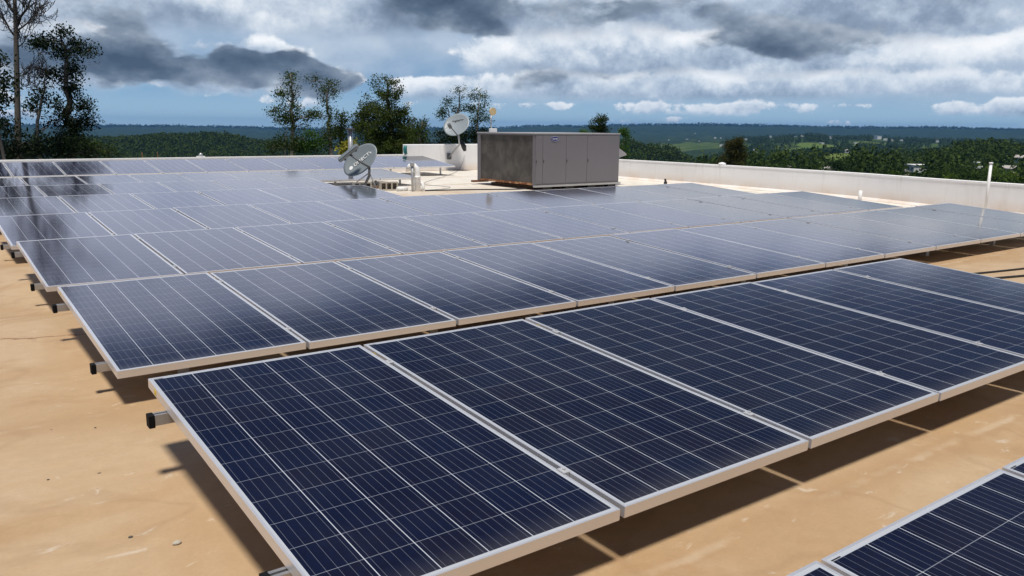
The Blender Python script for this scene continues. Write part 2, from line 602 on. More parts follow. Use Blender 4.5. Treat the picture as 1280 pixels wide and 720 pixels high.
def wall_material():
    m, gg, b = new_mat('white_wall_paint')
    P = gg.coord('Object')
    x, y, z = gg.sep(P)
    n1 = gg.noise(P, 1.3, 6, .6)
    n2 = gg.noise(gg.vscale(P, (6, 6, .7)), 1.4, 5, .6)
    c = gg.mix(gg.step(n1, .3, .7), (.86, .85, .85), (.91, .905, .90))
    c = gg.mix(gg.mul(gg.step(n2, .52, .8), .30), c, (.55, .50, .46))
    low = gg.mul(gg.step(z, .34, .0), gg.add(.35, gg.mul(gg.step(n1, .35, .65), .65)))
    c = gg.mix(gg.mul(low, .62), c, (.62, .44, .29))
    gg.put(b.inputs['Base Color'], c)
    b.inputs['Roughness'].default_value = .65
    bn = gg.n.new('ShaderNodeBump')
    bn.inputs['Strength'].default_value = .25
    bn.inputs['Distance'].default_value = .01
    gg.put(bn.inputs['Height'], gg.noise(P, 14, 5, .6))
    gg.l.new(bn.outputs[0], b.inputs['Normal'])
    return m


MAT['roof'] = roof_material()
MAT['wall'] = wall_material()


# coil guard of the air conditioner: fine mesh over dark fins, with dents
def coil_material():
    m, gg, b = new_mat('condenser_coil')
    P = gg.coord('Object')
    x, y, z = gg.sep(P)
    n = gg.noise(P, 3.2, 6, .65, .5)
    n2 = gg.noise(gg.vscale(P, (1, 5, 1)), 3, 4, .6)
    fins = gg.m('SINE', gg.mul(y, 420))
    mesh_ = gg.m('SINE', gg.mul(z, 260))
    c = gg.mix(gg.step(n, .35, .72), (.066, .060, .054), (.125, .114, .102))
    c = gg.mix(gg.mul(gg.step(n2, .55, .8), .5), c, (.045, .04, .036))
    k = gg.add(1.0, gg.add(gg.mul(fins, .10), gg.mul(mesh_, .06)))
    c = gg.mix(1.0, c, gg.comb(k, k, k), 'MULTIPLY')
    gg.put(b.inputs['Base Color'], c)
    b.inputs['Roughness'].default_value = .75
    b.inputs['Metallic'].default_value = .2
    bn = gg.n.new('ShaderNodeBump')
    bn.inputs['Strength'].default_value = .5
    bn.inputs['Distance'].default_value = .02
    gg.put(bn.inputs['Height'], gg.add(n, gg.mul(fins, .1)))
    gg.l.new(bn.outputs[0], b.inputs['Normal'])
    return m


def rust_material():
    m, gg, b = new_mat('rusted_steel')
    P = gg.coord('Object')
    n = gg.noise(P, 7, 6, .65, .6)
    c = gg.ramp(n, [(.3, (.06, .03, .02)), (.5, (.22, .08, .025)), (.62, (.45, .26, .13)), (.75, (.5, .45, .4))])
    gg.put(b.inputs['Base Color'], c)
    b.inputs['Roughness'].default_value = .8
    return m


MAT['coil'] = coil_material()
MAT['rust'] = rust_material()

# ------------------------------------------------------------------ terrain
PXAZ = lambda px: YAW + math.atan((px - 640)/1027.19/1.02)     # bearing knots of the relief table
RK = np.array([0, 50, 100, 150, 250, 400, 550, 700, 900, 1100, 1400, 1800, 2500, 3300, 4500, 6500, 8500, 12500], float)
HK = {
    -250: [-9, -9, -12, -16, -28, -40, -45, -45, -45, -50, -70, -90, -90, -80, -60, -18, -60, -120],
    0:    [-9, -9, -12, -16, -28, -40, -42, -36, -22, -32, -60, -90, -90, -80, -60, -20, -60, -120],
    100:  [-9, -9, -12, -16, -28, -40, -40, -33, -21, -30, -60, -90, -90, -80, -60, -22, -60, -120],
    150:  [-9, -9, -12, -16, -28, -40, -40, -33, -20, -30, -60, -90, -90, -80, -60, -14, -60, -120],
    200:  [-9, -9, -12, -16, -28, -40, -40, -32, -17, -30, -60, -90, -90, -80, -60, -14, -60, -120],
    270:  [-9, -9, -12, -16, -28, -40, -40, -32, -16, -30, -60, -90, -90, -80, -60, -24, -60, -120],
    330:  [-9, -9, -12, -16, -28, -40, -42, -36, -25, -34, -60, -90, -90, -80, -60, -30, -60, -120],
    450:  [-9, -9, -12, -16, -28, -42, -48, -48, -45, -50, -65, -90, -90, -80, -60, -26, -60, -120],
    600:  [-9, -9, -12, -16, -28, -40, -45, -42, -45, -50, -65, -85, -85, -75, -55, -18, -60, -120],
    700:  [-9, -9, -11, -15, -24, -32, -32, -20, -30, -50, -65, -75, -70, -60, -50, 6, -60, -120],
    780:  [-9, -9, -11, -15, -24, -30, -27, -13, -28, -48, -62, -68, -60, -52, -44, 13, -60, -120],
    830:  [-9, -9, -11, -15, -24, -31, -29, -18, -32, -48, -60, -62, -52, -46, -40, 22, -60, -120],
    880:  [-9, -9, -11, -12.5, -16, -24, -32, -31, -40, -48, -55, -56, -48, -44, -40, 25, -60, -120],
    930:  [-9, -9, -11, -12.5, -14.5, -19, -28, -36, -37, -38, -40, -40, -30, -40, -40, 21, -60, -120],
    965:  [-9, -9, -11, -12.5, -14, -18, -27, -36, -37, -38, -38, -34, -26, -40, -40, 16, -60, -120],
    1005: [-9, -9, -11, -12.5, -13.5, -18, -35, -43, -38, -36, -37, -28, -20, -40, -40, 11, -60, -120],
    1050: [-9, -9, -11, -12.5, -13.2, -18, -35, -43, -36, -28, -38, -34, -21, -40, -40, 8, -60, -120],
    1090: [-9, -9, -11, -12.5, -13.6, -18, -33, -41, -36, -30, -38, -36, -21, -40, -40, 7, -60, -120],
    1130: [-9, -9, -11, -12.5, -14, -17.5, -24, -26, -27, -30, -38, -36, -25, -40, -40, 7, -60, -120],
    1170: [-9, -9, -11, -13, -14.5, -17, -18, -21, -26, -32, -38, -36, -28, -40, -40, 9, -60, -120],
    1205: [-9, -9, -11, -13, -14.5, -15.8, -12.5, -18, -26, -32, -38, -36, -28, -40, -40, 10, -60, -120],
    1240: [-9, -9, -11, -13, -14, -15, -11, -17, -26, -32, -38, -36, -28, -40, -40, 9, -60, -120],
    1290: [-9, -9, -11, -13, -14, -15.5, -13.5, -18, -26, -32, -38, -36, -28, -40, -40, 8, -60, -120],
    1500: [-9, -9, -11, -14, -18, -20, -18, -22, -28, -34, -40, -36, -28, -40, -40, 5, -60, -120],
}
AK = np.array([PXAZ(p) for p in HK])
HT = np.array(list(HK.values()), float)


def vnoise(x, y, seed=0):
    xi, yi = np.floor(x).astype(np.int64), np.floor(y).astype(np.int64)
    fx, fy = x - xi, y - yi
    fx, fy = fx*fx*(3-2*fx), fy*fy*(3-2*fy)

    def h(a, b):
        n = (a*374761393 + b*668265263 + seed*982451653) & 0x7fffffff
        n = ((n ^ (n >> 13))*1274126177) & 0x7fffffff
        return ((n ^ (n >> 16)) & 0xffff)/65535.0
    a = h(xi, yi)*(1-fx) + h(xi+1, yi)*fx
    b = h(xi, yi+1)*(1-fx) + h(xi+1, yi+1)*fx
    return a*(1-fy) + b*fy - .5


def ground_z(x, y):
    x, y = np.asarray(x, float), np.asarray(y, float)
    r = np.hypot(x, y)
    a = np.arctan2(x, y)
    ac = np.clip(a, AK[0], AK[-1])
    i = np.clip(np.searchsorted(AK, ac) - 1, 0, len(AK)-2)
    t = (ac - AK[i])/(AK[i+1] - AK[i])
    t = t*t*(3-2*t)
    rr = np.clip(r, 0, RK[-1]-1)
    j = np.clip(np.searchsorted(RK, rr, side='right') - 1, 0, len(RK)-2)
    s = (rr - RK[j])/(RK[j+1] - RK[j])
    s = s*s*(3-2*s)
    h = (HT[i, j]*(1-t) + HT[i+1, j]*t)*(1-s) + (HT[i, j+1]*(1-t) + HT[i+1, j+1]*t)*s
    far = np.clip((r - 80)/600, 0, 1)
    h = h + far*(vnoise(x/170, y/170, 1)*5 + vnoise(x/60, y/60, 2)*2)
    ff = np.clip((r - 1200)/1500, 0, 1)
    h = h + ff*(vnoise(x/420, y/420, 3)*14 + vnoise(x/90, y/90, 4)*9 + vnoise(x/33, y/33, 5)*9)
    return h


FIELDS = [(PXAZ(1050), 965, .036, 180, 1.0), (PXAZ(1022), 1720, .022, 120, .9), (PXAZ(1003), 1600, .010, 60, .8),
          (PXAZ(1105), 2350, .02, 120, .5), (PXAZ(870), 2500, .05, 420, .48), (PXAZ(960), 2200, .05, 350, .28),
          (PXAZ(1275), 900, .03, 120, .5), (PXAZ(1240), 420, .02, 40, .35), (PXAZ(985), 1500, .02, 140, .6), (PXAZ(1110), 1250, .016, 90, .55),
          (PXAZ(925), 1900, .018, 160, .5), (PXAZ(1075), 2000, .03, 160, .6), (PXAZ(1160), 1900, .03, 200, .5), (PXAZ(1215), 2300, .03, 160, .6)]


def pasture(x, y):
    r, a = np.hypot(x, y), np.arctan2(x, y)
    p = np.zeros_like(r)
    for fa, fr, sa, sr, amp in FIELDS:
        q = ((a-fa)/sa)**2 + ((r-fr)/sr)**2 + vnoise(x/45, y/45, 9)*.9
        p = np.maximum(p, amp*np.clip((1.15-q)/.35, 0, 1))
    p = np.maximum(p, .42*np.clip((vnoise(x/200, y/200, 7)-.33)/.06, 0, 1)*np.clip((r-1300)/400, 0, 1)*np.clip((4200-r)/600, 0, 1))
    west_shade = (a < PXAZ(500)) & (a > PXAZ(-200)) & (r > 420) & (r < 1350)      # painted cloud shade: marked below zero
    return np.where(west_shade, -1.0, p)


az_in = np.arange(R_(-3), R_(76), R_(.085))
az_out = np.linspace(R_(76), R_(357), 90)[:-1]
AZS = np.concatenate([az_in, az_out])
RS = np.concatenate([[6], np.geomspace(14, 1000, 95), np.geomspace(1015, 7600, 115)])
A2, R2 = np.meshgrid(AZS, RS)
TX, TY = R2*np.sin(A2), R2*np.cos(A2)
TZ = ground_z(TX, TY)
na, nr = len(AZS), len(RS)
V = np.stack([TX, TY, TZ], -1).reshape(-1, 3)
V = np.vstack([V, [[0, 0, -9]]])
idx = np.arange(na*nr).reshape(nr, na)
nx = np.roll(idx, -1, axis=1)
F = np.stack([idx[:-1], idx[1:], nx[1:], nx[:-1]], -1).reshape(-1, 4)
Fc = np.stack([np.full(na, na*nr), idx[0], nx[0], nx[0]], -1)
me = arrays_mesh('terrain', V, F[:, ::-1], smooth=True)
at = me.attributes.new('pasture', 'FLOAT', 'POINT')
at.data.foreach_set('value', np.append(pasture(TX, TY).ravel(), 0).astype(np.float32))


def terrain_material():
    m, gg, b = new_mat('hillside')
    P = gg.coord('Object')
    an = gg.n.new('ShaderNodeAttribute')
    an.attribute_name = 'pasture'
    n = gg.noise(P, .012, 6, .65)
    n2 = gg.noise(P, .09, 5, .7)
    n3 = gg.noise(P, .0035, 4, .6)
    wood = gg.mix(gg.step(n2, .35, .68), (.008, .018, .006), (.034, .060, .016))
    wood = gg.mix(gg.mul(gg.step(n, .54, .68), .5), wood, (.065, .095, .028))
    wood = gg.mix(gg.mul(gg.step(n3, .55, .75), .2), wood, (.05, .06, .026))
    past = gg.mix(gg.step(n, .4, .65), (.075, .125, .022), (.145, .18, .042))
    past = gg.mix(gg.mul(gg.step(n2, .54, .66), .75), past, (.02, .04, .01))
    wood = gg.mix(gg.step(an.outputs['Fac'], 0.0, -.8), wood, (.004, .009, .006))  # ground colour darkened here to paint in the cloud shade
    k = gg.clamp(gg.add(an.outputs['Fac'], gg.mul(gg.sub(n2, .5), .55)))
    c = gg.mix(gg.step(k, .15, .8), wood, past)
    gg.put(b.inputs['Base Color'], c)
    b.inputs['Roughness'].default_value = .95
    b.inputs['Specular IOR Level'].default_value = .05
    return m


ter = link('terrain', me, None, terrain_material())
tag(ter, 'wooded green hills and valley rolling away below the roof', 'terrain', kind='structure')

# haze: humid tropical air
hb = MB().box(-7900, 7900, -7900, 7900, -150, 60)
hm = bpy.data.materials.new('humid_air')
hm.use_nodes = True
hm.node_tree.nodes.remove(hm.node_tree.nodes['Principled BSDF'])
pv = hm.node_tree.nodes.new('ShaderNodeVolumePrincipled')
pv.inputs['Color'].default_value = (.13, .36, .80, 1)
pv.inputs['Density'].default_value = 8.0e-5
pv.inputs['Anisotropy'].default_value = .2
hm.node_tree.links.new(pv.outputs[0], hm.node_tree.nodes['Material Output'].inputs['Volume'])
hz_o = hb.build('haze', hm)
tag(hz_o, 'thin blue humid air over the far hills', 'haze', kind='stuff')


# ------------------------------------------------------------------ trees
def leaf_arrays(rng, C, spread, n_per, size, droop=.35):
    """C (k,3) cluster centres -> leaf quads folded along their middle, (verts, faces)"""
    k = len(C)
    n = k*n_per
    P = np.repeat(C, n_per, 0) + rng.normal(0, 1, (n, 3))*np.asarray(spread)
    a = rng.normal(0, 1, (n, 3))
    a[:, 2] -= droop
    a /= np.linalg.norm(a, axis=1, keepdims=True)
    b = np.cross(a, rng.normal(0, 1, (n, 3)))
    b /= np.linalg.norm(b, axis=1, keepdims=True) + 1e-9
    L = size*rng.uniform(.6, 1.35, (n, 1))
    Wd = L*rng.uniform(.35, .6, (n, 1))
    v0 = P - a*L*.5
    v1 = P + b*Wd*.5
    v2 = P + a*L*.5
    v3 = P - b*Wd*.5
    V = np.stack([v0, v1, v2, v3], 1).reshape(-1, 3)
    F = np.arange(4*n).reshape(n, 4)
    return V, F


def limb_pts(rng, a, b, n=5, wob=.12, sag=0.0):
    a, b = np.array(a, float), np.array(b, float)
    L = np.linalg.norm(b-a)
    pts = []
    for i in range(n+1):
        t = i/n
        p = a*(1-t) + b*t
        if 0 < i < n:
            p = p + rng.normal(0, wob*L/n*1.4, 3)
        p[2] += math.sin(t*math.pi)*sag*L
        pts.append(tuple(p))
    return pts


def clump_tree(name, seed, base, right, clumps, mats, bark, label, cat='tree', group=None,
               trunks=None, leaf=.16, dens=1.0, spread=.15, trunk_r=.16, n_per=70):
    """A tree standing at base (x, y, z). clumps: (u, z, ru, rz, density) with u measured sideways
    along `right` and z above the base; every clump hangs on a limb of its own."""
    rng = np.random.default_rng(seed)
    t = empty(name, base)
    tag(t, label, cat, group)
    rx, ry = right
    dep = np.array([-ry, rx, 0.0])                 # away from the viewer side
    rv = np.array([rx, ry, 0.0])
    mb = MB()
    tops = trunks or [[(0, 0), (clumps[0][0]*.6, clumps[0][1])]]
    lines = []
    for tr in tops:
        P = []
        for (u, z) in tr:
            P.append(rv*u + np.array([0, 0, z]))
        pts = [P[0]]
        for a, b in zip(P, P[1:]):
            sub = limb_pts(rng, a, b, 4, .10)
            pts += [np.array(q) for q in sub[1:]]
        nn = len(pts)
        rad = [trunk_r*(1-.86*(i/(nn-1))) for i in range(nn)]
        mb.tube([tuple(q) for q in pts], rad, 8)
        lines.append((np.array(pts), rad))
    allc = []
    for c in clumps:
        u, z, ru, rz = c[:4]
        dn = c[4] if len(c) > 4 else 1.0
        rd = max(ru, .35)*.9
        ctr = rv*u + dep*rng.normal(0, .35*max(ru, .4)) + np.array([0, 0, z])
        best = None
        for pts, rad in lines:                     # attach to the trunk below the clump
            for q, rr in zip(pts, rad):
                if q[2] < z - .25*rz:
                    dd = np.linalg.norm((q-ctr)*np.array([1, 1, 1.0])) + .25*abs(z-q[2])
                    if best is None or dd < best[0]:
                        best = (dd, q, rr)
        if best is not None:
            mb.tube(limb_pts(rng, best[1], ctr, 4, .2, .06), [max(best[2]*.55*(1-.2*i), .012) for i in range(5)], 6)
        k = max(4, int(dn*dens*20*(ru*rz*rd)**(2/3)/(.55*.55)))
        dirs = rng.normal(0, 1, (k, 3))
        dirs /= np.linalg.norm(dirs, axis=1, keepdims=True)
        rad_ = rng.uniform(.25, 1.0, (k, 1))**.55
        loc = dirs*rad_*(1 + .22*rng.normal(0, 1, (k, 1)))
        cc = ctr + loc[:, :1]*rv*ru + loc[:, 1:2]*dep*rd + loc[:, 2:]*np.array([0, 0, rz])
        allc.append(cc)
        for q in cc[rng.permutation(k)[:max(2, k//7)]]:
            mb.tube(limb_pts(rng, ctr, q, 3, .2), [.022, .016, .012, .006], 4)
    mb.build('trunk', bark, t)
    Cc = np.vstack(allc)
    Cc = Cc[Cc[:, 2] > .1]
    Vv, Ff = leaf_arrays(rng, Cc, (spread, spread, spread*.8), n_per, leaf*.60)
    mi = rng.integers(0, len(mats), len(Ff)) if len(mats) > 1 else None
    lm = arrays_mesh('crown', Vv, Ff, False, mi)
    link('crown', lm, t, mats)
    return t


def tree_at(px, r):
    """bearing of a tree (through the relief table's own knots) at distance r"""
    a = PXAZ(px)
    x, y = r*math.sin(a), r*math.cos(a)
    return (x, y, float(ground_z(x, y))), (math.cos(a), -math.sin(a))


def sky_line(px): return 153.0 + 9.0*px/1280


def photo_clumps(px0, r, base_z, rows):
    """crown proportions surveyed at distance r: widths and heights in metres about the trunk"""
    k = r*1.02/1027.19
    out = []
    for c in rows:
        x, y, rx, ry = c[:4]
        dn = c[4] if len(c) > 4 else 1.0
        out.append(((x-px0)*k, EYE.z + (sky_line(x)-y)*k - base_z, rx*k, ry*k, dn))
    return out


def survey_tree(name, seed, px0, r, rows, mats, bark, label, cat='tree', trunks=None, **kw):
    base, right = tree_at(px0, r)
    cl_ = photo_clumps(px0, r, base[2], rows)
    k = r*1.02/1027.19
    if trunks:
        tr = []
        for line in trunks:
            tr.append([(0 if i == 0 else (x-px0)*k, 0 if i == 0 else EYE.z + (sky_line(x)-y)*k - base[2]) for i, (x, y) in enumerate(line)])
        kw['trunks'] = tr
    return clump_tree(name, seed, base, right, cl_, mats, bark, label, cat, **kw)


ML = MAT
# --- left edge
survey_tree('leafy_tree', 11, -6, 26, [(0, 92, 6, 8), (3, 112, 7, 6), (0, 128, 7, 7), (-14, 100, 12, 14), (-16, 130, 14, 18)],
            [ML['leaf_dark'], ML['leaf_dense']], ML['bark'], 'dark leafy tree cut off by the left edge of the photo',
            trunks=[[(-6, 0), (-6, 160), (-4, 95)]], leaf=.17, dens=.9, trunk_r=.07)
survey_tree('leafy_tree', 12, 84, 34,
            [(84, 62, 8, 6), (70, 72, 15, 6), (100, 74, 11, 7), (86, 84, 11, 8), (108, 78, 6, 5), (76, 104, 9, 8, .8), (92, 100, 11, 9), (90, 118, 12, 9),
             (98, 136, 8, 11), (80, 138, 11, 8), (86, 155, 16, 10), (84, 172, 18, 12), (60, 72, 8, 4, .8), (100, 150, 10, 8)],
            [ML['leaf_dark']], ML['bark'], 'tall dark tree with a leaning broken crown right of the bare tree',
            trunks=[[(84, 0), (86, 170), (84, 120), (88, 85), (84, 64)]], leaf=.17, dens=1.25)
survey_tree('leafy_tree', 13, 44, 34,
            [(45, 132, 8, 7, .8), (50, 120, 6, 5, .7), (60, 150, 7, 7, .5), (56, 106, 4, 4, .5), (40, 140, 5, 5, .6)],
            [ML['leaf_dark']], ML['bark_pale'], 'thin sparse tree with pale leaning stem between two taller trees',
            trunks=[[(38, 0), (40, 175), (50, 130), (58, 95)]], leaf=.16, dens=.8, trunk_r=.10)
survey_tree('shrub', 14, 10, 29, [(5, 156, 11, 9), (8, 176, 20, 12), (-14, 165, 18, 18), (32, 174, 12, 9)],
            [ML['leaf_dark'], ML['leaf_dense']], ML['bark'], 'dark rounded shrub at the foot of the bare tree', 'shrub', leaf=.17, dens=.9,
            trunks=[[(10, 0), (10, 180)]])
survey_tree('shrub', 15, 60, 31, [(48, 182, 20, 10), (66, 176, 20, 14), (85, 184, 18, 9), (30, 186, 18, 9)],
            [ML['leaf_dark']], ML['bark'], 'low dark shrub under the broken-crowned tree', 'shrub', leaf=.16, dens=.9, trunks=[[(60, 0), (60, 190)]])
survey_tree('shrub', 16, 118, 33, [(110, 182, 18, 8), (128, 187, 11, 5), (98, 180, 12, 10)],
            [ML['leaf_dense'], ML['leaf_bright']], ML['bark'], 'low green shrub sloping down beside the dark far hillside', 'shrub', leaf=.15, dens=.9,
            trunks=[[(118, 0), (116, 186)]])


# --- bare tree
def bare_tree():
    base, right = tree_at(17, 30)
    rng = np.random.default_rng(5)
    t = empty('bare_tree', base)
    tag(t, 'tall leafless tree with fine bare twigs at the far left', 'tree')
    rv = np.array([right[0], right[1], 0.0])
    dep = np.array([-right[1], right[0], 0.0])
    k = 30*1.02/1027.19

    def P(px, py, dd=0.0):
        return rv*((px-17)*k) + dep*dd + np.array([0, 0, EYE.z + (sky_line(px)-py)*k - base[2]])
    tr = MB()
    tw = MB()
    main = [np.zeros(3), P(17, 185), P(20, 140), P(23, 100), P(26, 60), P(28, 25), P(30, -8), P(33, -45), P(35, -80)]
    tr.tube([tuple(p) for p in main], [.13, .095, .085, .078, .066, .05, .036, .024, .010], 9)

    def branch(p, dirn, L, r, lev):
        n = 5
        pts = [p]
        dcur = dirn/np.linalg.norm(dirn)
        for i in range(n):
            dcur = dcur + rng.normal(0, .16, 3) + np.array([0, 0, .07])
            dcur /= np.linalg.norm(dcur)
            pts.append(pts[-1] + dcur*L/n)
        tw.tube([tuple(q) for q in pts], [max(r*(1-.8*i/n), .008) for i in range(n+1)], 5 if lev < 2 else 3)
        if lev < 3:
            m = [7, 5, 4][lev]
            for j in range(m):
                i = min(n, 1 + int((j+.6)/m*n))
                nd = dcur*.75 + rng.normal(0, .55, 3) + np.array([0, 0, .12])
                branch(pts[i], nd, L*rng.uniform(.38, .6), r*.5, lev+1)
    for (px, py, tx, ty, r) in [(27, 55, 60, 22, .045), (27, 45, 2, 25, .04), (28, 22, 52, -5, .036), (26, 62, 56, 45, .034), (28, 15, 12, -14, .032),
                                (25, 78, 46, 62, .022), (29, 0, 62, 5, .034), (30, -12, 52, -40, .03), (31, -20, 10, -45, .03), (24, 66, 6, 38, .034),
                                (22, 115, 44, 92, .016), (26, 60, 40, 40, .022), (33, -45, 48, -70, .018), (28, 30, 46, 18, .03), (20, 120, 50, 108, .012)]:
        a, b = P(px, py), P(tx, ty, rng.normal(0, .5))
        branch(a, b-a, np.linalg.norm(b-a)*1.0, r, 0)
    tr.build('trunk', ML['bark'], t)
    tw.build('branches', ML['bark_dark'], t)


bare_tree()

# --- trees behind the back parapet
survey_tree('eucalyptus_tree', 21, 362, 40,
            [(364, 99, 6, 6, .8), (361, 110, 8, 6, .7), (350, 119, 6, 4, .6), (366, 121, 9, 7, .9), (344, 135, 7, 7, .6), (363, 134, 13, 7, .95),
             (378, 146, 8, 9, .75), (358, 146, 15, 7, .9), (386, 143, 3, 3, .5), (368, 156, 12, 6, .8), (348, 150, 7, 5, .6)],
            [ML['leaf_euca']], ML['bark_pale'], 'slender airy tree with a pointed top, first of those behind the parapet',
            trunks=[[(362, 0), (363, 165), (365, 120), (364, 97)]], leaf=.15, dens=.95, spread=.15, trunk_r=.13)
survey_tree('eucalyptus_tree', 22, 412, 42,
            [(394, 106, 7, 6, .75), (403, 116, 12, 3.5, .6), (413, 108, 9, 5, .65), (418, 117, 5, 6, .6), (409, 128, 9, 5, .45), (413, 142, 8, 6, .7),
             (398, 143, 4, 3, .4)],
            [ML['leaf_euca']], ML['bark_pale'], 'tall thin tree with a sparse flat top left of the grey pipe',
            trunks=[[(412, 0), (410, 165), (408, 130), (412, 106)]], leaf=.15, dens=.9, spread=.15, trunk_r=.12)
survey_tree('leafy_tree', 23, 424, 40,
            [(425, 146, 8, 8), (416, 155, 12, 9), (428, 155, 6, 6), (410, 172, 18, 14), (424, 172, 10, 12)],
            [ML['leaf_dense'], ML['leaf_bright']], ML['bark'], 'short bushy tree standing under the sparse flat-topped tree',
            trunks=[[(424, 0), (424, 175), (425, 146)]], leaf=.16, dens=.9)
survey_tree('shrub', 24, 390, 38, [(388, 168, 9, 7), (394, 178, 10, 8), (380, 180, 12, 8)],
            [ML['leaf_bright']], ML['bark'], 'bright green rounded shrub between the two slender trees', 'shrub', leaf=.15, dens=1.1,
            trunks=[[(390, 0), (389, 178)]])
survey_tree('shrub', 25, 352, 38, [(352, 174, 12, 12), (366, 178, 12, 10), (340, 180, 8, 10), (375, 172, 8, 10)],
            [ML['leaf_dense']], ML['bark'], 'dark green shrub under the pointed slender tree', 'shrub', leaf=.15, dens=1.0,
            trunks=[[(352, 0), (352, 184)]])
survey_tree('shrub', 27, 434, 38, [(431, 184, 3.5, 6, .7), (436, 180, 4, 4, .4)],
            [ML['leaf_yellow'], ML['leaf_dense']], ML['bark'], 'small yellowing shrub beside the tall grey pipe', 'shrub', leaf=.28, dens=.5,
            trunks=[[(434, 0), (433, 186)]])
survey_tree('leafy_tree', 26, 486, 45,
            [(482, 105, 13, 7, .38), (470, 110, 8, 6, .45), (497, 111, 8, 7, .45), (485, 122, 19, 7, .8), (452, 140, 9, 9), (462, 134, 9, 8), (460, 152, 17, 14),
             (480, 140, 22, 14), (499, 146, 13, 14), (485, 160, 30, 14), (470, 176, 28, 14), (505, 174, 20, 14), (486, 182, 36, 10), (448, 160, 8, 10), (512, 156, 6, 8, .8)],
            [ML['leaf_dense']], ML['bark'], 'large dense round-crowned tree, biggest of those behind the parapet',
            trunks=[[(486, 0), (486, 170), (484, 130), (483, 104)]], leaf=.17, dens=1.15, trunk_r=.22)
survey_tree('leafy_tree', 28, 524, 43, [(527, 152, 6, 5, .6), (520, 164, 10, 10), (530, 168, 7, 9, .8), (522, 180, 14, 10)],
            [ML['leaf_euca'], ML['leaf_dense']], ML['bark'], 'small ragged tree leaning against the right side of the largest tree',
            trunks=[[(524, 0), (523, 175), (526, 152)]], leaf=.16, dens=.9)
survey_tree('eucalyptus_tree', 31, 572, 50,
            [(560, 128, 6, 7, .55), (572, 116, 6, 7, .55), (585, 122, 7, 7, .55), (553, 144, 4, 6, .5), (578, 136, 10, 6, .55), (566, 140, 8, 6, .5), (551, 138, 3, 3, .4), (588, 138, 4, 5, .5)],
            [ML['leaf_euca']], ML['bark_pale'], 'sparse tall tree rising behind the upper satellite dish',
            trunks=[[(570, 0), (570, 165), (572, 135), (573, 114)], [(570, 0), (566, 160), (556, 130)]], leaf=.17, dens=.75, spread=.16, trunk_r=.10)
survey_tree('eucalyptus_tree', 32, 591, 49,
            [(598, 120, 6, 6, .55), (602, 134, 6, 6, .55), (597, 146, 6, 6, .5), (606, 148, 4, 6, .5), (592, 152, 5, 4, .4)],
            [ML['leaf_euca']], ML['bark_pale'], 'sparse pale-stemmed tree between upper dish and the yellow disc',
            trunks=[[(591, 0), (592, 175), (595, 140), (599, 118)]], leaf=.17, dens=.75, spread=.16, trunk_r=.085)
survey_tree('shrub', 33, 566, 44, [(556, 168, 14, 10), (574, 172, 14, 10), (545, 178, 12, 8)],
            [ML['leaf_dark'], ML['leaf_dense']], ML['bark'], 'dark shrub behind the raised white wall below the upper dish', 'shrub', leaf=.17, dens=1.0,
            trunks=[[(566, 0), (564, 176)]])
survey_tree('shrub', 34, 598, 44, [(596, 166, 12, 9), (608, 172, 14, 12)],
            [ML['leaf_dark'], ML['leaf_brown']], ML['bark'], 'brownish shrub between the raised white wall and metal cabinet', 'shrub', leaf=.17, dens=1.0,
            trunks=[[(598, 0), (600, 174)]])
# --- beyond the cabinet and the right wall
survey_tree('leafy_tree', 41, 747, 60, [(748, 147, 8, 6, .8), (742, 156, 8, 7), (751, 157, 8, 7), (746, 165, 10, 7)],
            [ML['leaf_dense'], ML['leaf_dark']], ML['bark'], 'small dark tree peeping over the metal cabinet',
            trunks=[[(747, 0), (747, 165), (748, 146)]], leaf=.2, dens=1.0)
survey_tree('shrub', 42, 729, 58, [(728, 164, 5, 3), (733, 168, 7, 5)],
            [ML['leaf_bright'], ML['leaf_yellow']], ML['bark'], 'yellow-green shrub top just showing over the metal cabinet', 'shrub', leaf=.2,
            dens=1.0, trunks=[[(729, 0), (730, 168)]])
survey_tree('shrub', 43, 776, 58, [(777, 162, 3, 4, .7), (780, 170, 5, 8), (778, 188, 8, 12)],
            [ML['leaf_bright'], ML['leaf_dense']], ML['bark'], 'thin green shrub beside the hood of the metal cabinet', 'shrub', leaf=.2,
            dens=1.0, trunks=[[(776, 0), (778, 175)]])
survey_tree('leafy_tree', 44, 917, 70,
            [(921, 176, 8, 7), (915, 180, 8, 8), (923, 190, 8, 10), (914, 192, 8, 8), (920, 202, 10, 9), (907, 200, 6, 7, .8), (901, 203, 6, 6, .5)],
            [ML['leaf_brown'], ML['leaf_dense']], ML['bark_pale'], 'brown-green rounded tree rising above the right parapet',
            trunks=[[(917, 0), (916, 208), (918, 190), (920, 176)]], leaf=.22, dens=1.35)

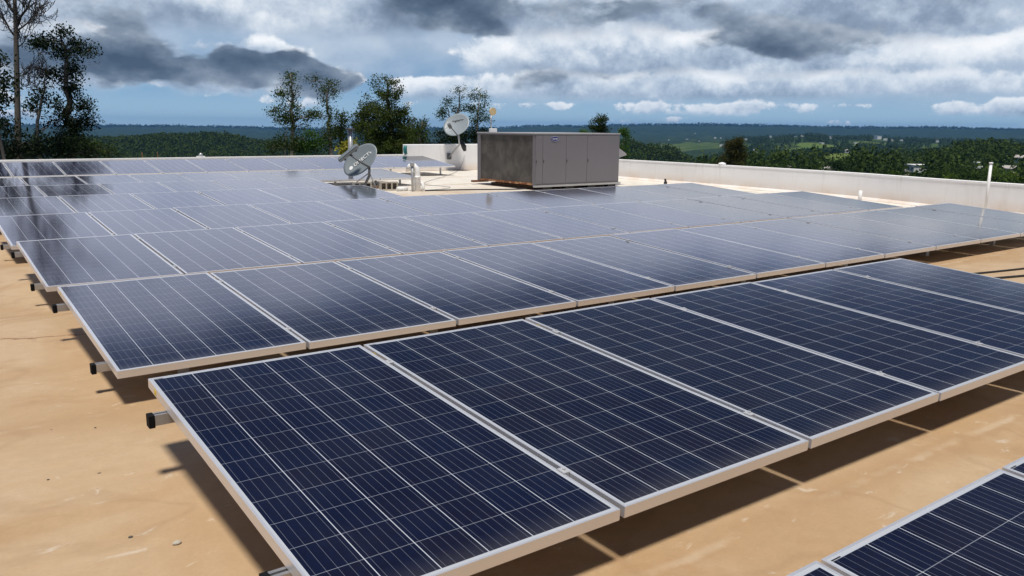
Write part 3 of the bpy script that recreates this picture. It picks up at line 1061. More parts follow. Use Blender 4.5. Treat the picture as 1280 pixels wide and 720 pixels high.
# ------------------------------------------------------------------ where the houses stand
HOUSE_ROWS = [   # x, y, kind, scale, turn, label
    (2183.5, 1268.0, 'L', 1.0, .9, 'long white building standing out on the far green ridge'),
    (990.1, 614.0, 'p', 1.0, .7, 'pale pitched-roof house on top of the bright green field'),
    (393.9, 207.1, 'w', 1.05, .95, 'flat white house midway between the bright field and the white post'),
    (396.1, 179.8, 'w', .62, .8, 'small flat white house among trees just left of the white post'),
    (364.1, 153.2, 'c', .75, 1.3, 'cream house low among trees just right of the white post'),
    (448.8, 183.7, 'p', .8, 1.1, 'pale pitched-roof house at the very right edge of the photo'),
    (336.6, 251.2, 'p', .75, .5, 'pale pitched-roof house, first to the right of the brown-green tree'),
    (342.9, 242.5, 'c', .70, 1.0, 'cream pitched-roof house, second to the right of the brown-green tree'),
    (327.0, 221.6, 'w', .45, .7, 'small flat white house just above the parapet, left below the bright field'),
    (331.8, 214.3, 'p', .80, .75, 'pale pitched-roof house just above the parapet under the bright field'),
    (335.5, 208.5, 'w', .5, 1.2, 'small flat white house above the parapet, right below the bright field'),
    (329.1, 190.0, 'w', .4, .9, 'tiny flat white house nearly hidden by the parapet, right of the field'),
    (347.5, 187.7, 'c', .6, .6, 'small cream house in the woods below the flat white house'),
]
FAR_H = [(836, 2626.7, 2461.8), (843, 2605.9, 2410.7), (859, 2879.1, 2586.1), (869, 3696.5, 3262.0), (874, 2338.4, 2042.7), (894, 3036.3, 2557.7),
         (901, 3079.4, 2560.8), (902, 1735.7, 1439.5), (932, 1914.8, 1504.2), (943, 1106.2, 849.8), (944, 1285.2, 986.2), (946, 1160.1, 886.5),
         (963, 2143.5, 1591.9), (995, 2043.6, 1431.3), (1003, 1983.4, 1369.1), (1027, 1527.4, 1007.9), (1038, 2153.1, 1394.1), (1069, 1732.3, 1058.3),
         (1107, 2015.7, 1148.7), (1115, 2018.6, 1133.3), (1127, 2204.7, 1210.2), (1172, 2169.4, 1094.8)]
ORD_ = ('first second third fourth fifth sixth seventh eighth ninth tenth eleventh twelfth thirteenth fourteenth fifteenth sixteenth '
        'seventeenth eighteenth nineteenth twentieth twenty-first twenty-second').split()
rh = random.Random(3)
for i_, (px_, x_, y_) in enumerate(FAR_H):
    HOUSE_ROWS.append((x_, y_, 'wpwwc'[i_ % 5], rh.uniform(.7, 1.15)*min(1, math.hypot(x_, y_)/2300), rh.uniform(.3, 1.4),
                       'tiny pale house far across the valley, %s from the left' % ORD_[i_]))


def clear_of_houses(x, y, sp=7.0):
    """woods leave each house its clearing, open on the side towards the roof"""
    x, y = np.atleast_1d(x), np.atleast_1d(y)
    ok = np.ones(len(x), bool)
    r, a = np.hypot(x, y), np.arctan2(x, y)
    for h in HOUSE_ROWS:
        hr_, ha = math.hypot(h[0], h[1]), math.atan2(h[0], h[1])
        wd = (5.5*h[3]*(2.6 if h[2] == 'L' else 1))/hr_
        ok &= ~((np.abs(a-ha) < wd) & (r < hr_+6) & (r > hr_ - 60 - .25*hr_))
    return ok


# ------------------------------------------------------------------ woods beyond the right wall
rngF = np.random.default_rng(77)


def wood_tree(seed, mats, hgt=8.0, leaf=.55):
    rng = np.random.default_rng(seed)
    t = empty('woodland_tree')
    mb = MB()
    mb.tube([(0, 0, -.6), (.1, .05, hgt*.3), (.0, .1, hgt*.62)], [.2, .15, .07], 7)
    cs = []
    for i in range(7):
        a = rng.uniform(0, 6.28)
        rr = rng.uniform(.3, 1.9)
        c = np.array([rr*math.cos(a), rr*math.sin(a), hgt*rng.uniform(.42, .82)])
        mb.tube(limb_pts(rng, (.05, .08, hgt*.35), c, 3, .2), [.08, .06, .04, .02], 5)
        k = 26
        dd = rng.normal(0, 1, (k, 3))
        dd /= np.linalg.norm(dd, axis=1, keepdims=True)
        cs.append(c + dd*rng.uniform(.4, 1, (k, 1))*np.array([1.7, 1.7, 1.35])*rng.uniform(.75, 1.15))
    mb.build('trunk', ML['bark'], t)
    Vv, Ff = leaf_arrays(rng, np.vstack(cs), (.42, .42, .36), 7, leaf, .2)
    mi = rng.integers(0, len(mats), len(Ff))
    link('crown', arrays_mesh('crown', Vv, Ff, False, mi), t, mats)
    return t


protos = [wood_tree(1, [ML['forest_a'], ML['forest_b']]), wood_tree(2, [ML['forest_b'], ML['leaf_bright']]),
          wood_tree(3, [ML['forest_a'], ML['leaf_dark']]), wood_tree(4, [ML['forest_a'], ML['leaf_dense']])]
used = [False]*4
for x, y, r_, lab in ((.62, 2.78, .011, 'small grey pebble in a pale drip mark at lower left'), (.335, 3.62, .004, 'tiny dark pebble on the roof at the left edge'),
                      (.50, 2.92, .006, 'dark pebble on the tan roof left of the front row'), (.60, 4.15, .004, 'tiny dark pebble near the lowest rail ends')):
    pb = MB()
    bmesh.ops.create_icosphere(pb.bm, subdivisions=2, radius=r_)
    rp = random.Random(int(x*1000))
    for v_ in pb.bm.verts:
        v_.co = Vector((v_.co.x*1.4*rp.uniform(.85, 1.1), v_.co.y*rp.uniform(.85, 1.1), v_.co.z*.65))
    po_ = pb.build('pebble', MAT['conc'] if r_ > .01 else MAT['bark'])
    po_.location = (x, y, r_*.5)
    tag(po_, lab, 'pebble', 'pebbles on the roof')

spots = []
tries = 0
while len(spots) < 120 and tries < 20000:
    tries += 1
    a = PXAZ(rngF.uniform(770, 1330))
    r = 78 + 190*rngF.uniform(0, 1)**1.25
    x, y = r*math.sin(a), r*math.cos(a)
    mind = 4.2 if r < 150 else 5.5
    if bool(clear_of_houses(x, y)[0]) and all((x-p[0])**2 + (y-p[1])**2 > mind*mind for p in spots):
        spots.append((x, y, r))
for (x, y, r) in spots:
    i = int(rngF.choice(4, p=[.30, .30, .18, .22]))
    if used[i]:
        o = copy_tree(protos[i])
    else:
        o = protos[i]
        used[i] = True
    zg = float(ground_z(x, y))
    o.location = (x, y, zg)
    o.rotation_euler = (0, 0, rngF.uniform(0, 6.28))
    a = math.atan2(x, y)
    # crowns stay below the line over the parapet unless they are a little taller here and there
    s = rngF.uniform(.62, 1.0)
    o.scale = (s*rngF.uniform(.9, 1.2), s*rngF.uniform(.9, 1.2), s)
    tag(o, 'green woodland tree on the slope just beyond the right parapet', 'tree', 'woodland trees beyond the right parapet')

# farther woodland reads as one mass
fx, fy, fs = [], [], []


def scatter(n, px0, px1, r0, r1, s0, s1, keep=1.0):
    a = np.array([PXAZ(p) for p in rngF.uniform(px0, px1, n)])
    r = np.sqrt(rngF.uniform(r0*r0, r1*r1, n))
    x, y = r*np.sin(a), r*np.cos(a)
    ok = clear_of_houses(x, y) & (pasture(x, y) + rngF.uniform(-.2, .2, n) < .42) & (rngF.uniform(0, 1, n) < keep)
    fx.append(x[ok]); fy.append(y[ok]); fs.append(rngF.uniform(s0, s1, n)[ok])


scatter(2400, 690, 1340, 265, 520, .5, 1.35)
scatter(4000, 690, 1340, 500, 900, .5, 1.2)
scatter(3400, 880, 1340, 850, 1500, .5, 1.3)
scatter(3000, 900, 1340, 1500, 2600, .9, 1.5)
scatter(7000, 60, 440, 540, 1000, .6, 1.3)
scatter(4200, -20, 1320, 6150, 6650, 1.0, 2.2)
fx, fy, fs = map(np.concatenate, (fx, fy, fs))
fz = ground_z(fx, fy)
nT = len(fx)
rT = np.hypot(fx, fy)
VV, FF, MI = [], [], []
off = 0
for lo, hi, nq, sz in ((0, 520, 70, 1.15), (520, 900, 44, 1.7), (900, 4000, 26, 2.5), (4000, 9000, 14, 6.0)):
    sel = np.where((rT >= lo) & (rT < hi))[0]
    n = len(sel)
    if n == 0:
        continue
    dd = rngF.normal(0, 1, (n, nq, 3))
    dd /= np.linalg.norm(dd, axis=2, keepdims=True)
    dd *= rngF.uniform(.45, 1.08, (n, nq, 1))
    ctr = np.stack([fx[sel], fy[sel], fz[sel] + 4.6*fs[sel]], -1)[:, None, :]
    P = ctr + dd*np.array([3.1, 3.1, 3.9])*fs[sel][:, None, None]
    P = P.reshape(-1, 3)
    m_ = len(P)
    a = rngF.normal(0, 1, (m_, 3)); a /= np.linalg.norm(a, axis=1, keepdims=True)
    b = np.cross(a, rngF.normal(0, 1, (m_, 3))); b /= np.linalg.norm(b, axis=1, keepdims=True)
    L = sz*rngF.uniform(.6, 1.3, (m_, 1))
    q = np.stack([P-a*L*.5, P+b*L*.4, P+a*L*.5, P-b*L*.4], 1).reshape(-1, 3)
    VV.append(q)
    FF.append(np.arange(4*m_).reshape(-1, 4) + off)
    off += 4*m_
    tint = np.searchsorted([.34, .82, .94], rngF.uniform(0, 1, n))
    west_shade = np.arctan2(fx[sel], fy[sel]) < PXAZ(500)      # cloud shade over the western slope, put into the leaf colour
    tint = np.where(west_shade & (rngF.uniform(0, 1, n) < 1.1), 3, tint)
    lush = (rT[sel] > 1200) & (rT[sel] < 4000)
    tint = np.where(lush & (tint == 0) & (rngF.uniform(0, 1, n) < .55), 1, tint)
    hill = (rT[sel] < 900) & (vnoise(fx[sel]/90, fy[sel]/90, 21) > .06)  # patches of cloud shade painted in with the near-black leaves
    tint = np.where(hill & (tint == 0), 3, tint)
    MI.append(np.repeat(tint, nq))
forest = link('woodland', arrays_mesh('woodland', np.vstack(VV), np.vstack(FF), False, np.concatenate(MI)), None, [ML['forest_a'], ML['forest_b'], ML['forest_c'], ML['forest_shade']])
tag(forest, 'dark woodland covering the far hillsides', 'woodland', kind='stuff')


# ------------------------------------------------------------------ houses in the valley
def house(seed, w, dp, h, wall, pitched):
    t = empty('house')
    mb = MB().box(-w/2, w/2, -dp/2, dp/2, -3, h)
    mb.build('wall', wall, t)
    rf = MB()
    if pitched:
        ov = .4
        vs = [(-w/2-ov, -dp/2-ov, h), (w/2+ov, -dp/2-ov, h), (w/2+ov, dp/2+ov, h), (-w/2-ov, dp/2+ov, h), (-w/2-ov, 0, h+1.5), (w/2+ov, 0, h+1.5)]
        bv = [rf.bm.verts.new((x, y, z+.01)) for x, y, z in vs]
        for q in ((0, 1, 5, 4), (2, 3, 4, 5), (0, 4, 3), (1, 2, 5), (3, 2, 1, 0)):
            rf.bm.faces.new([bv[i] for i in q])
    else:
        rf.box(-w/2-.35, w/2+.35, -dp/2-.35, dp/2+.35, h+.003, h+.25)
    rf.build('roof', ML['house_roof'] if pitched else wall, t)
    n = max(2, int(w/2.6))
    wp = None
    for side in (-1, 1):
        for i in range(n):
            cx = -w/2 + w*(i+.5)/n
            wb = MB().box(cx-.5, cx+.5, side*dp/2-.06, side*dp/2+.04, h*.35, h*.78)
            wb.build('window', ML['house_glass'], t)
    return t


def build_houses(rows):
    """rows: (x, y, size key, turn, label)"""
    kinds = {}
    specs = dict(w=(10, 8, 3.2, ML['house_white'], False), c=(9, 7, 3.0, ML['house_cream'], True),
                 p=(10, 7, 3.0, ML['house_white'], True), L=(26, 11, 7.0, ML['house_white'], False))
    for x, y, kd, sc, rz, lab in rows:
        if kd in kinds:
            o = copy_tree(kinds[kd])
        else:
            o = house(len(kinds), *specs[kd])
            kinds[kd] = o
        o.location = (x, y, float(ground_z(x, y)) + .6)
        o.rotation_euler = (0, 0, rz)
        o.scale = (sc, sc, sc)
        tag(o, lab, 'house', 'houses scattered over the valley')


build_houses(HOUSE_ROWS)

# ------------------------------------------------------------------ the roof and its parapets
WALL_IN = [(16.62, 23.2), (16.55, 19), (16.5, 17.2), (16.38, 13.6), (16.22, 11.1), (16.0, 9.5), (15.55, 7.9), (15.25, 6.2), (14.9, 4.2), (14.2, 1.0), (13.2, -3.0), (12.0, -7.0)]
deck_poly = [(-12, -7.0), (-12, 23.2)] + [(x + .02, y) for x, y in WALL_IN]
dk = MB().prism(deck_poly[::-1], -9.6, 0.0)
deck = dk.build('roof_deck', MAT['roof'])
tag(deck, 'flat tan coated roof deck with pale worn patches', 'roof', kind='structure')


def offset_poly(pts, dd):
    out = []
    for i, p in enumerate(pts):
        a = Vector(pts[max(i-1, 0)]); b = Vector(pts[min(i+1, len(pts)-1)])
        t = (b-a).normalized()
        nrm = Vector((-t.y, t.x))
        out.append((p[0] + nrm.x*dd, p[1] + nrm.y*dd))
    return out


def smooth_line(pts, n=4):
    out = []
    for i in range(len(pts)-1):
        p0, p1, p2, p3 = [Vector(pts[min(max(j, 0), len(pts)-1)]) for j in (i-1, i, i+1, i+2)]
        for k_ in range(n):
            t = k_/n
            out.append(tuple(.5*((2*p1) + (-p0+p2)*t + (2*p0-5*p1+4*p2-p3)*t*t + (-p0+3*p1-3*p2+p3)*t**3)))
    out.append(tuple(pts[-1]))
    return out


sw = smooth_line(WALL_IN)
outer = offset_poly(sw, .17)
rw = empty('parapet_wall', (16.4, 13, 0))
tag(rw, 'long white parapet curving along the right edge of the roof', 'wall')
inv = Matrix.Translation((-16.4, -13, 0))
MB().prism(sw + outer[::-1], .003, .495).xform(inv).build('wall', MAT['wall'], rw)
ci, co_ = offset_poly(sw, -.006), offset_poly(sw, .18)
MB().prism(ci + co_[::-1], .497, .535).xform(inv).build('coping', MAT['wall'], rw)
# cove at the foot of the wall
cv0, cv1 = offset_poly(sw, -.05), offset_poly(sw, -.002)
mbc = MB()
ring = []
for (xa, ya), (xb, yb) in zip(cv0, cv1):
    ring.append([mbc.bm.verts.new((xa, ya, .004)), mbc.bm.verts.new((xb, yb, .06)), mbc.bm.verts.new((xb, yb, .004))])
for r0, r1 in zip(ring, ring[1:]):
    for j in range(3):
        mbc.bm.faces.new((r0[j], r0[(j+1) % 3], r1[(j+1) % 3], r1[j]))
mbc.xform(inv).build('cove', MAT['wall'], rw)

bw = empty('parapet_wall', (0, 23.28, 0))
tag(bw, 'low white parapet running behind the last panel row', 'wall')
MB().box(-12, 12.84, -.08, .10, .003, .50).build('wall', MAT['wall'], bw)
MB().box(-12, 12.84, -.088, .108, .502, .54).build('coping', MAT['wall'], bw)
hw = empty('parapet_wall', (14.7, 23.30, 0))
tag(hw, 'short raised white wall carrying the upper satellite dish', 'wall')
MB().box(-1.85, 1.9, -.10, .12, .003, .85).bevel(.012).build('wall', MAT['wall'], hw)
tl = MB().tube([(12.80, 23.12, .55), (12.775, 23.12, .62), (12.77, 23.12, .72), (12.785, 23.12, .82)], [.05, .06, .06, .045], 10)
tag(tl.build('flashing_strip', MAT['teal']), 'dark teal curved plastic strip on the end of the raised white wall', 'flashing')

# ------------------------------------------------------------------ solar panels
TILT = R_(3.863)


def panel_proto(stickers):
    t = empty('solar_panel')
    f = MB()
    f.box(0, RIM, 0, PL, -TH, 0)
    f.box(PW-RIM, PW, 0, PL, -TH, 0)
    f.box(RIM, PW-RIM, 0, RIM, -TH, 0)
    f.box(RIM, PW-RIM, PL-RIM, PL, -TH, 0)
    f.box(RIM, .03, RIM, PL-RIM, -TH, -TH+.002)
    f.box(PW-.03, PW-RIM, RIM, PL-RIM, -TH, -TH+.002)
    f.build('frame', MAT['frame'], t)
    gl = MB()
    gl.box(RIM, PW-RIM, RIM, PL-RIM, -.0075, -.0015)
    o = gl.build('cell_glass', [MAT['cells'], MAT['white_back']], t)
    me_ = o.data
    uvl = me_.uv_layers.new(name='UVMap')
    for pl in me_.polygons:
        pl.material_index = 0 if pl.normal.z > .5 else 1
        for li in pl.loop_indices:
            co = me_.vertices[me_.loops[li].vertex_index].co
            uvl.data[li].uv = (co.x, co.y)
    jb = MB().box(PW/2-.06, PW/2+.06, PL-.18, PL-.08, -.032, -.0085)
    jb.build('junction_box', MAT['black'], t)
    for v in (.30, 1.60):
        c = MB()
        c.box(-.026, .005, v-.02, v+.02, .0005, .0045)
        c.box(-.0195, -.002, v-.02, v+.02, -TH, .0)
        c.tube([(-.0105, v, .004), (-.0105, v, .012)], .007, 6, smooth=False)
        c.build('clamp', MAT['clamp'], t)
    if stickers:
        MB().box(-.0012, -.0002, 1.76, 1.79, -.032, -.010).build('sticker', MAT['yellow'], t)
        MB().box(.018, .058, PL-.021, PL-.0165, -.0013, -.0009).build('barcode_label', MAT['black'], t)
    return t


ORD = ['first', 'second', 'third', 'fourth', 'fifth', 'sixth', 'seventh', 'eighth', 'ninth', 'tenth', 'eleventh', 'twelfth']
ROWS = [  # x0, y0, z of near edge, columns, pitch, tilt, row words
    (.790, -.790, .197, 4, 1.0240, TILT, 'cut-off row nearest the camera'),
    (.7521, 1.7833, .2097, 6, 1.0227, TILT, 'front complete row'),
    (.7573, 4.3944, .1891, 12, 1.0227, TILT, 'row behind the front row'),
    (.7732, 7.0156, .2012, 12, 1.0227, TILT, 'third row'),
    (.7926, 9.6626, .1933, 12, 1.0227, TILT, 'fourth row'),
    (.8297, 12.3372, .1992, 6, 1.0227, TILT, 'fifth row'),
    (.8262, 14.9746, .1994, 6, 1.0227, TILT, 'sixth row'),
    (.8544, 17.5719, .2035, 9, 1.0227, TILT, 'seventh row'),
    (.8557, 20.7216, .2804, 12, 1.0227, R_(7.046), 'row by the back parapet'),
]
near_p = panel_proto(True)
far_p = panel_proto(False)
first = {True: True, False: True}
RAIL_H, RAIL_W = .044, .040
GRP = 'solar panels in tilted rows on the roof'
MAXV = [.30, 1.60]
edge = []


def rail_mesh(length):
    f = MB()
    f.box(0, length, -RAIL_W/2, RAIL_W/2, -RAIL_H, -RAIL_H+.012)
    f.box(0, length, -RAIL_W/2, -RAIL_W/2+.006, -RAIL_H+.012, -.010)
    f.box(0, length, RAIL_W/2-.006, RAIL_W/2, -RAIL_H+.012, -.010)
    f.box(0, length, -RAIL_W/2, -.006, -.010, 0)
    f.box(0, length, .006, RAIL_W/2, -.010, 0)
    return f


for ri, (x0, y0, z0, ncol, pitch, tilt, words) in enumerate(ROWS):
    rngp = random.Random(ri)
    for k in range(ncol):
        st = ri <= 2
        pr = near_p if st else far_p
        if first[st]:
            o = pr
            first[st] = False
        else:
            o = copy_tree(pr)
        o.location = (x0 + k*pitch, y0, z0 + rngp.uniform(-.0015, .0015))
        o.rotation_euler = (tilt + R_(rngp.uniform(-.12, .12)), R_(rngp.uniform(-.10, .10)), 0)
        if k == 0:
            for ch in [q for q in o.children if q.name.startswith('clamp')]:
                edge.append(ch)
        tag(o, 'blue solar panel, %s from the left in the %s' % (ORD[k], words), 'solar panel', GRP)
    span = ncol*pitch + .02
    for v, side in zip(MAXV, ('near', 'far')):
        px_, py_, pz_ = x0 - .050, y0 + v*math.cos(tilt) + TH*math.sin(tilt), z0 + v*math.sin(tilt) - TH*math.cos(tilt) - .003
        t = empty('mounting_rail', (px_, py_, pz_))
        tag(t, 'aluminium mounting rail under the %s edge of the %s' % (side, words), 'rail', 'rails carrying the solar panels')
        rail_mesh(span + .05 + .06).build('rail_beam', MAT['rail'], t)
        for xe in (-.024, span + .11):
            MB().box(xe, xe+.024, -RAIL_W/2-.004, RAIL_W/2+.004, -RAIL_H-.007, .002).bevel(.002).build('end_cap', MAT['cap'], t)
        nf = max(3, int(span/1.7)+1)
        fm = None
        for j in range(nf):
            fxp = .45 + (span-.75)*j/(nf-1)
            if fm is None:
                fb = MB()
                fb.box(-.03, .03, RAIL_W/2+.001, RAIL_W/2+.007, -pz_+.007, -.006)
                fb.box(-.03, .03, RAIL_W/2+.001, RAIL_W/2+.075, -pz_+.001, -pz_+.007)
                fb.tube([(0, RAIL_W/2+.045, -pz_+.007), (0, RAIL_W/2+.045, -pz_+.016)], .011, 6, smooth=False)
                fo = fb.build('foot', MAT['galv'], t)
                fm = fo.data
            else:
                fo = link('foot', fm, t)
            fo.location = (fxp, 0, 0)

for ch in edge:                      # the free left edge of a row has no middle clamp
    bpy.data.objects.remove(ch)

# ------------------------------------------------------------------ rooftop air conditioner
AX, AY, AWID, ADEP, AH = 11.57, 14.92, 2.62, 2.33, 1.29
ac = empty('air_conditioner', (AX, AY, 0))
tag(ac, 'big grey rooftop air conditioner with a dark coil side and rusty base', 'air conditioner')
zb = .11
MB().box(.10, AWID, 0, ADEP, zb, AH-.035).build('cabinet', MAT['ac'], ac)
# coil face looks along -X, recessed between two corner posts
MB().box(0, .098, 0, .08, zb, AH-.035).build('corner_post', MAT['ac'], ac)
MB().box(0, .098, ADEP-.13, ADEP, zb, AH-.035).build('corner_post', MAT['ac'], ac)
MB().box(.025, .098, .082, ADEP-.132, zb+.05, AH-.06).build('coil_guard', MAT['coil'], ac)
MB().box(.0, .096, .082, ADEP-.132, zb, zb+.048).build('base_rail', MAT['rust'], ac)
MB().box(.0, .096, .082, ADEP-.132, AH-.058, AH-.036).build('top_rail', MAT['ac'], ac)
MB().box(-.012, AWID+.014, -.018, ADEP+.014, AH-.030, AH).bevel(.005).build('lid', MAT['ac_lid'], ac)
# access panels on the long face, each standing a few millimetres proud
for x0_, x1_ in ((.02, .220), (.228, .915), (.923, 1.565), (1.573, 2.60)):
    p_ = MB().box(x0_, x1_, -.012, -.001, zb+.035, AH-.05).bevel(.003).build('access_panel', MAT['ac'], ac)
    hd = MB().box(x0_+.012, x0_+.03, -.022, -.0125, .62, .68)
    hd.build('latch', MAT['dark_trim'], p_)
MB().box(.0, AWID+.06, -.02, .05, zb-.045, zb-.002).build('base_rail', MAT['galv'], ac)
MB().box(-.16, .30, ADEP-.06, ADEP+.05, zb-.05, zb-.003).build('base_rail', MAT['rust'], ac)
MB().box(.28, AWID-.1, .35, ADEP-.2, .003, zb-.05).build('curb', MAT['wood'], ac)
for xx in (.28, .95, 1.65, 2.3):
    MB().box(xx, xx+.24, .02, .16, .003, zb-.047).build('support_block', MAT['black'], ac)
# fresh-air hood on the far end
hd = MB()
prof = [(0, 1.05), (.48, .79), (.50, .75), (.03, .64), (0, .64)]
a_ = [hd.bm.verts.new((AWID + x + .002, .25, z)) for x, z in prof]
b_ = [hd.bm.verts.new((AWID + x + .002, ADEP-.3, z)) for x, z in prof]
hd.bm.faces.new(a_); hd.bm.faces.new(b_[::-1])
for i in range(len(prof)):
    j = (i+1) % len(prof)
    hd.bm.faces.new((a_[i], b_[i], b_[j], a_[j]))
hd.build('intake_hood', MAT['ac_lid'], ac)


def text_mesh(s, size, mat, parent, loc, rot, name='lettering', shear=0.0, extr=.0015):
    cu = bpy.data.curves.new(name, 'FONT')
    cu.body = s
    cu.size = size
    cu.extrude = extr
    cu.shear = shear
    cu.align_x = 'CENTER'
    cu.align_y = 'CENTER'
    tmp = bpy.data.objects.new('tmp', cu)
    COL.objects.link(tmp)
    dg = bpy.context.evaluated_depsgraph_get()
    me_ = bpy.data.meshes.new_from_object(tmp.evaluated_get(dg))
    bpy.data.objects.remove(tmp)
    o = link(name, me_, parent, mat)
    o.location = loc
    o.rotation_euler = rot
    return o


el = MB()
poly = [(.125*math.cos(2*math.pi*i/32), .062*math.sin(2*math.pi*i/32)) for i in range(32)]
el.prism(poly, 0, .006)
bd = el.build('badge', MAT['badge_blue'], ac)
bd.location = (.57, -.0135, 1.16)
bd.rotation_euler = (math.pi/2, 0, 0)
rim = MB()
po = [(.118*math.cos(2*math.pi*i/32), .055*math.sin(2*math.pi*i/32)) for i in range(33)]
rim.tube([(x, y, .0065) for x, y in po], .002, 5)
rim.build('badge_rim', MAT['white'], bd)
text_mesh('Carrier', .052, MAT['white'], bd, (0, 0, .008), (0, 0, 0), shear=.25)

# yellow disc on a pole standing on the cabinet top
yd = empty('antenna', (11.88, AY+2.1, AH))
tag(yd, 'round amber disc on a thin pole above the metal cabinet', 'antenna')
MB().box(-.085, .085, -.06, .06, .001, .09).bevel(.008).build('base_box', MAT['white'], yd)
MB().tube([(-.06, 0, .09), (-.06, 0, .42)], .016, 8).build('pole', MAT['galv'], yd)
MB().tube([(-.01, -.02, .50), (-.01, .02, .50)], .095, 20).xform(Matrix.Identity(4)).build('disc', MAT['amber'], yd)


# ------------------------------------------------------------------ satellite dishes
def dish_mesh(a, b, depth, thick=.006, n=48, rings=9):
    """concave side towards +Z, half axes a (X) and b (Y)"""
    Vv, Ff = [], []
    for side, zo in ((0, 0.0), (1, -thick)):
        for i in range(rings+1):
            t = i/rings
            for j in range(n):
                th = 2*math.pi*j/n
                Vv.append((a*t*math.cos(th), b*t*math.sin(th), depth*(t*t-1) + zo))
    st = (rings+1)*n
    for side in (0, 1):
        for i in range(rings):
            for j in range(n):
                q = [side*st + i*n + j, side*st + (i+1)*n + j, side*st + (i+1)*n + (j+1) % n, side*st + i*n + (j+1) % n]
                Ff.append(q if side == 0 else q[::-1])
    for j in range(n):
        k1, k2 = rings*n + j, rings*n + (j+1) % n
        Ff.append([k1, st+k1, st+k2, k2])
    return arrays_mesh('reflector', np.array(Vv), np.array(Ff), True)


def frame_rot(nrm, xaxis):
    z = Vector(nrm).normalized()
    x = Vector(xaxis)
    x = (x - z*x.dot(z)).normalized()
    y = z.cross(x)
    return Matrix((x, y, z)).transposed()


hfwd = Vector((math.sin(YAW), math.cos(YAW), 0))
hr = Vector((math.cos(YAW), -math.sin(YAW), 0))
UPZ = Vector((0, 0, 1))

# lower dish on a tripod foot
DX = Vector((7.90, 16.20, 0))
d1 = empty('satellite_dish', DX)
tag(d1, 'lower grey oval satellite dish on a tripod among the panels', 'satellite dish')
n1 = (-hfwd*.74 + hr*-.42 + UPZ*.50).normalized()
R1m = frame_rot(n1, hr*.80 + UPZ*.60)
ctr1 = Vector((-.02, .05, 0)) + UPZ*.705
ref = link('reflector', dish_mesh(.44, .35, .055), d1, MAT['dish'])
ref.matrix_local = Matrix.Translation(ctr1) @ R1m.to_4x4()
text_mesh('DIRECTV', .125, MAT['white'], ref, (.06, .01, -.035), (0, 0, 0), extr=.004)
em = MB().tube([(-.27, .005, -.034), (-.27, .005, -.026)], .045, 20)
em.build('emblem', MAT['white'], ref)
low = ctr1 + R1m @ Vector((.10, -.34, -.02))
feed = ctr1 + R1m @ Vector((-.06, .02, .34))
MB().tube([low, (low*.5+feed*.5) + R1m @ Vector((0, -.05, .02)), feed], .022, 8).build('feed_arm', MAT['dish_dark'], d1)
lnb = MB().box(-.26, .26, -.055, .055, -.045, .045).bevel(.02, 2)
lo = lnb.build('feed_head', MAT['dish'], d1)
lo.matrix_local = Matrix.Translation(feed) @ R1m.to_4x4()
for ex in (-.15, 0, .15):
    MB().tube([(ex, -.01, -.046), (ex, -.01, -.075)], .032, 12).build('feed_horn', MAT['dish_dark'], lo)
knee = low + Vector((0, .02, -.06))
MB().tube([low + Vector((0, .03, .03)), knee, knee + Vector((-.01, 0, -.12)), Vector((-.03, 0, .02))], .028, 10).build('mast', MAT['dish_dark'], d1)
mid = knee*.75
for ang in (math.pi*.82, -.35):
    foot = Vector((.38*math.cos(ang), .30*math.sin(ang)+.12, .015))
    MB().tube([knee + Vector((0, 0, -.05)), foot], .012, 6).build('brace', MAT['galv'], d1)
MB().box(-.48, .40, -.14, .30, .002, .016).build('base_plate', MAT['galv'], d1)

# upper dish on the raised wall
D2 = Vector((14.42, 23.17, .46))
d2 = empty('satellite_dish', D2)
tag(d2, 'upper pale grey satellite dish fixed to the raised white wall', 'satellite dish')
n2 = (-hfwd*.66 + hr*-.25 + UPZ*.50).normalized()
R2m = frame_rot(n2, hr*.93 + UPZ*.30)
c2 = Vector((.02, -.42, 1.02))
rf2 = link('reflector', dish_mesh(.44, .43, .06), d2, MAT['dish2'])
rf2.matrix_local = Matrix.Translation(c2) @ R2m.to_4x4()
text_mesh('HughesNet', .085, MAT['black'], rf2, (.08, .17, -.035), (0, 0, R_(-14)), extr=.003, shear=.2)
MB().box(-.07, .07, -.04, .0, -.10, .10).build('wall_bracket', MAT['dish_dark'], d2)
el2 = Vector((.20, -.32, .38))
MB().tube([Vector((0, -.03, 0)), el2, c2 + R2m @ Vector((0, -.15, -.07))], .03, 10).build('mast', MAT['galv'], d2)
bot2 = c2 + R2m @ Vector((-.05, -.43, 0))
left2 = c2 + R2m @ Vector((-.42, -.02, .02))
fp2 = c2 + R2m @ Vector((-.12, -.40, .50))
MB().tube([bot2, fp2], .018, 8).build('feed_arm', MAT['dish_dark'], d2)
MB().tube([left2, fp2], .008, 6).build('stay_rod', MAT['galv'], d2)
MB().box(-.05, .05, -.05, .05, -.09, .09).bevel(.015).build('transmitter', MAT['dish_dark'], d2).matrix_local = Matrix.Translation(fp2) @ R2m.to_4x4()
MB().tube([el2 + Vector((.06, -.02, .10)), el2 + Vector((.16, -.02, -.06)), el2 + Vector((.20, -.02, -.20))], [.05, .085, .05], 10).build('cable_coil', MAT['black'], d2)

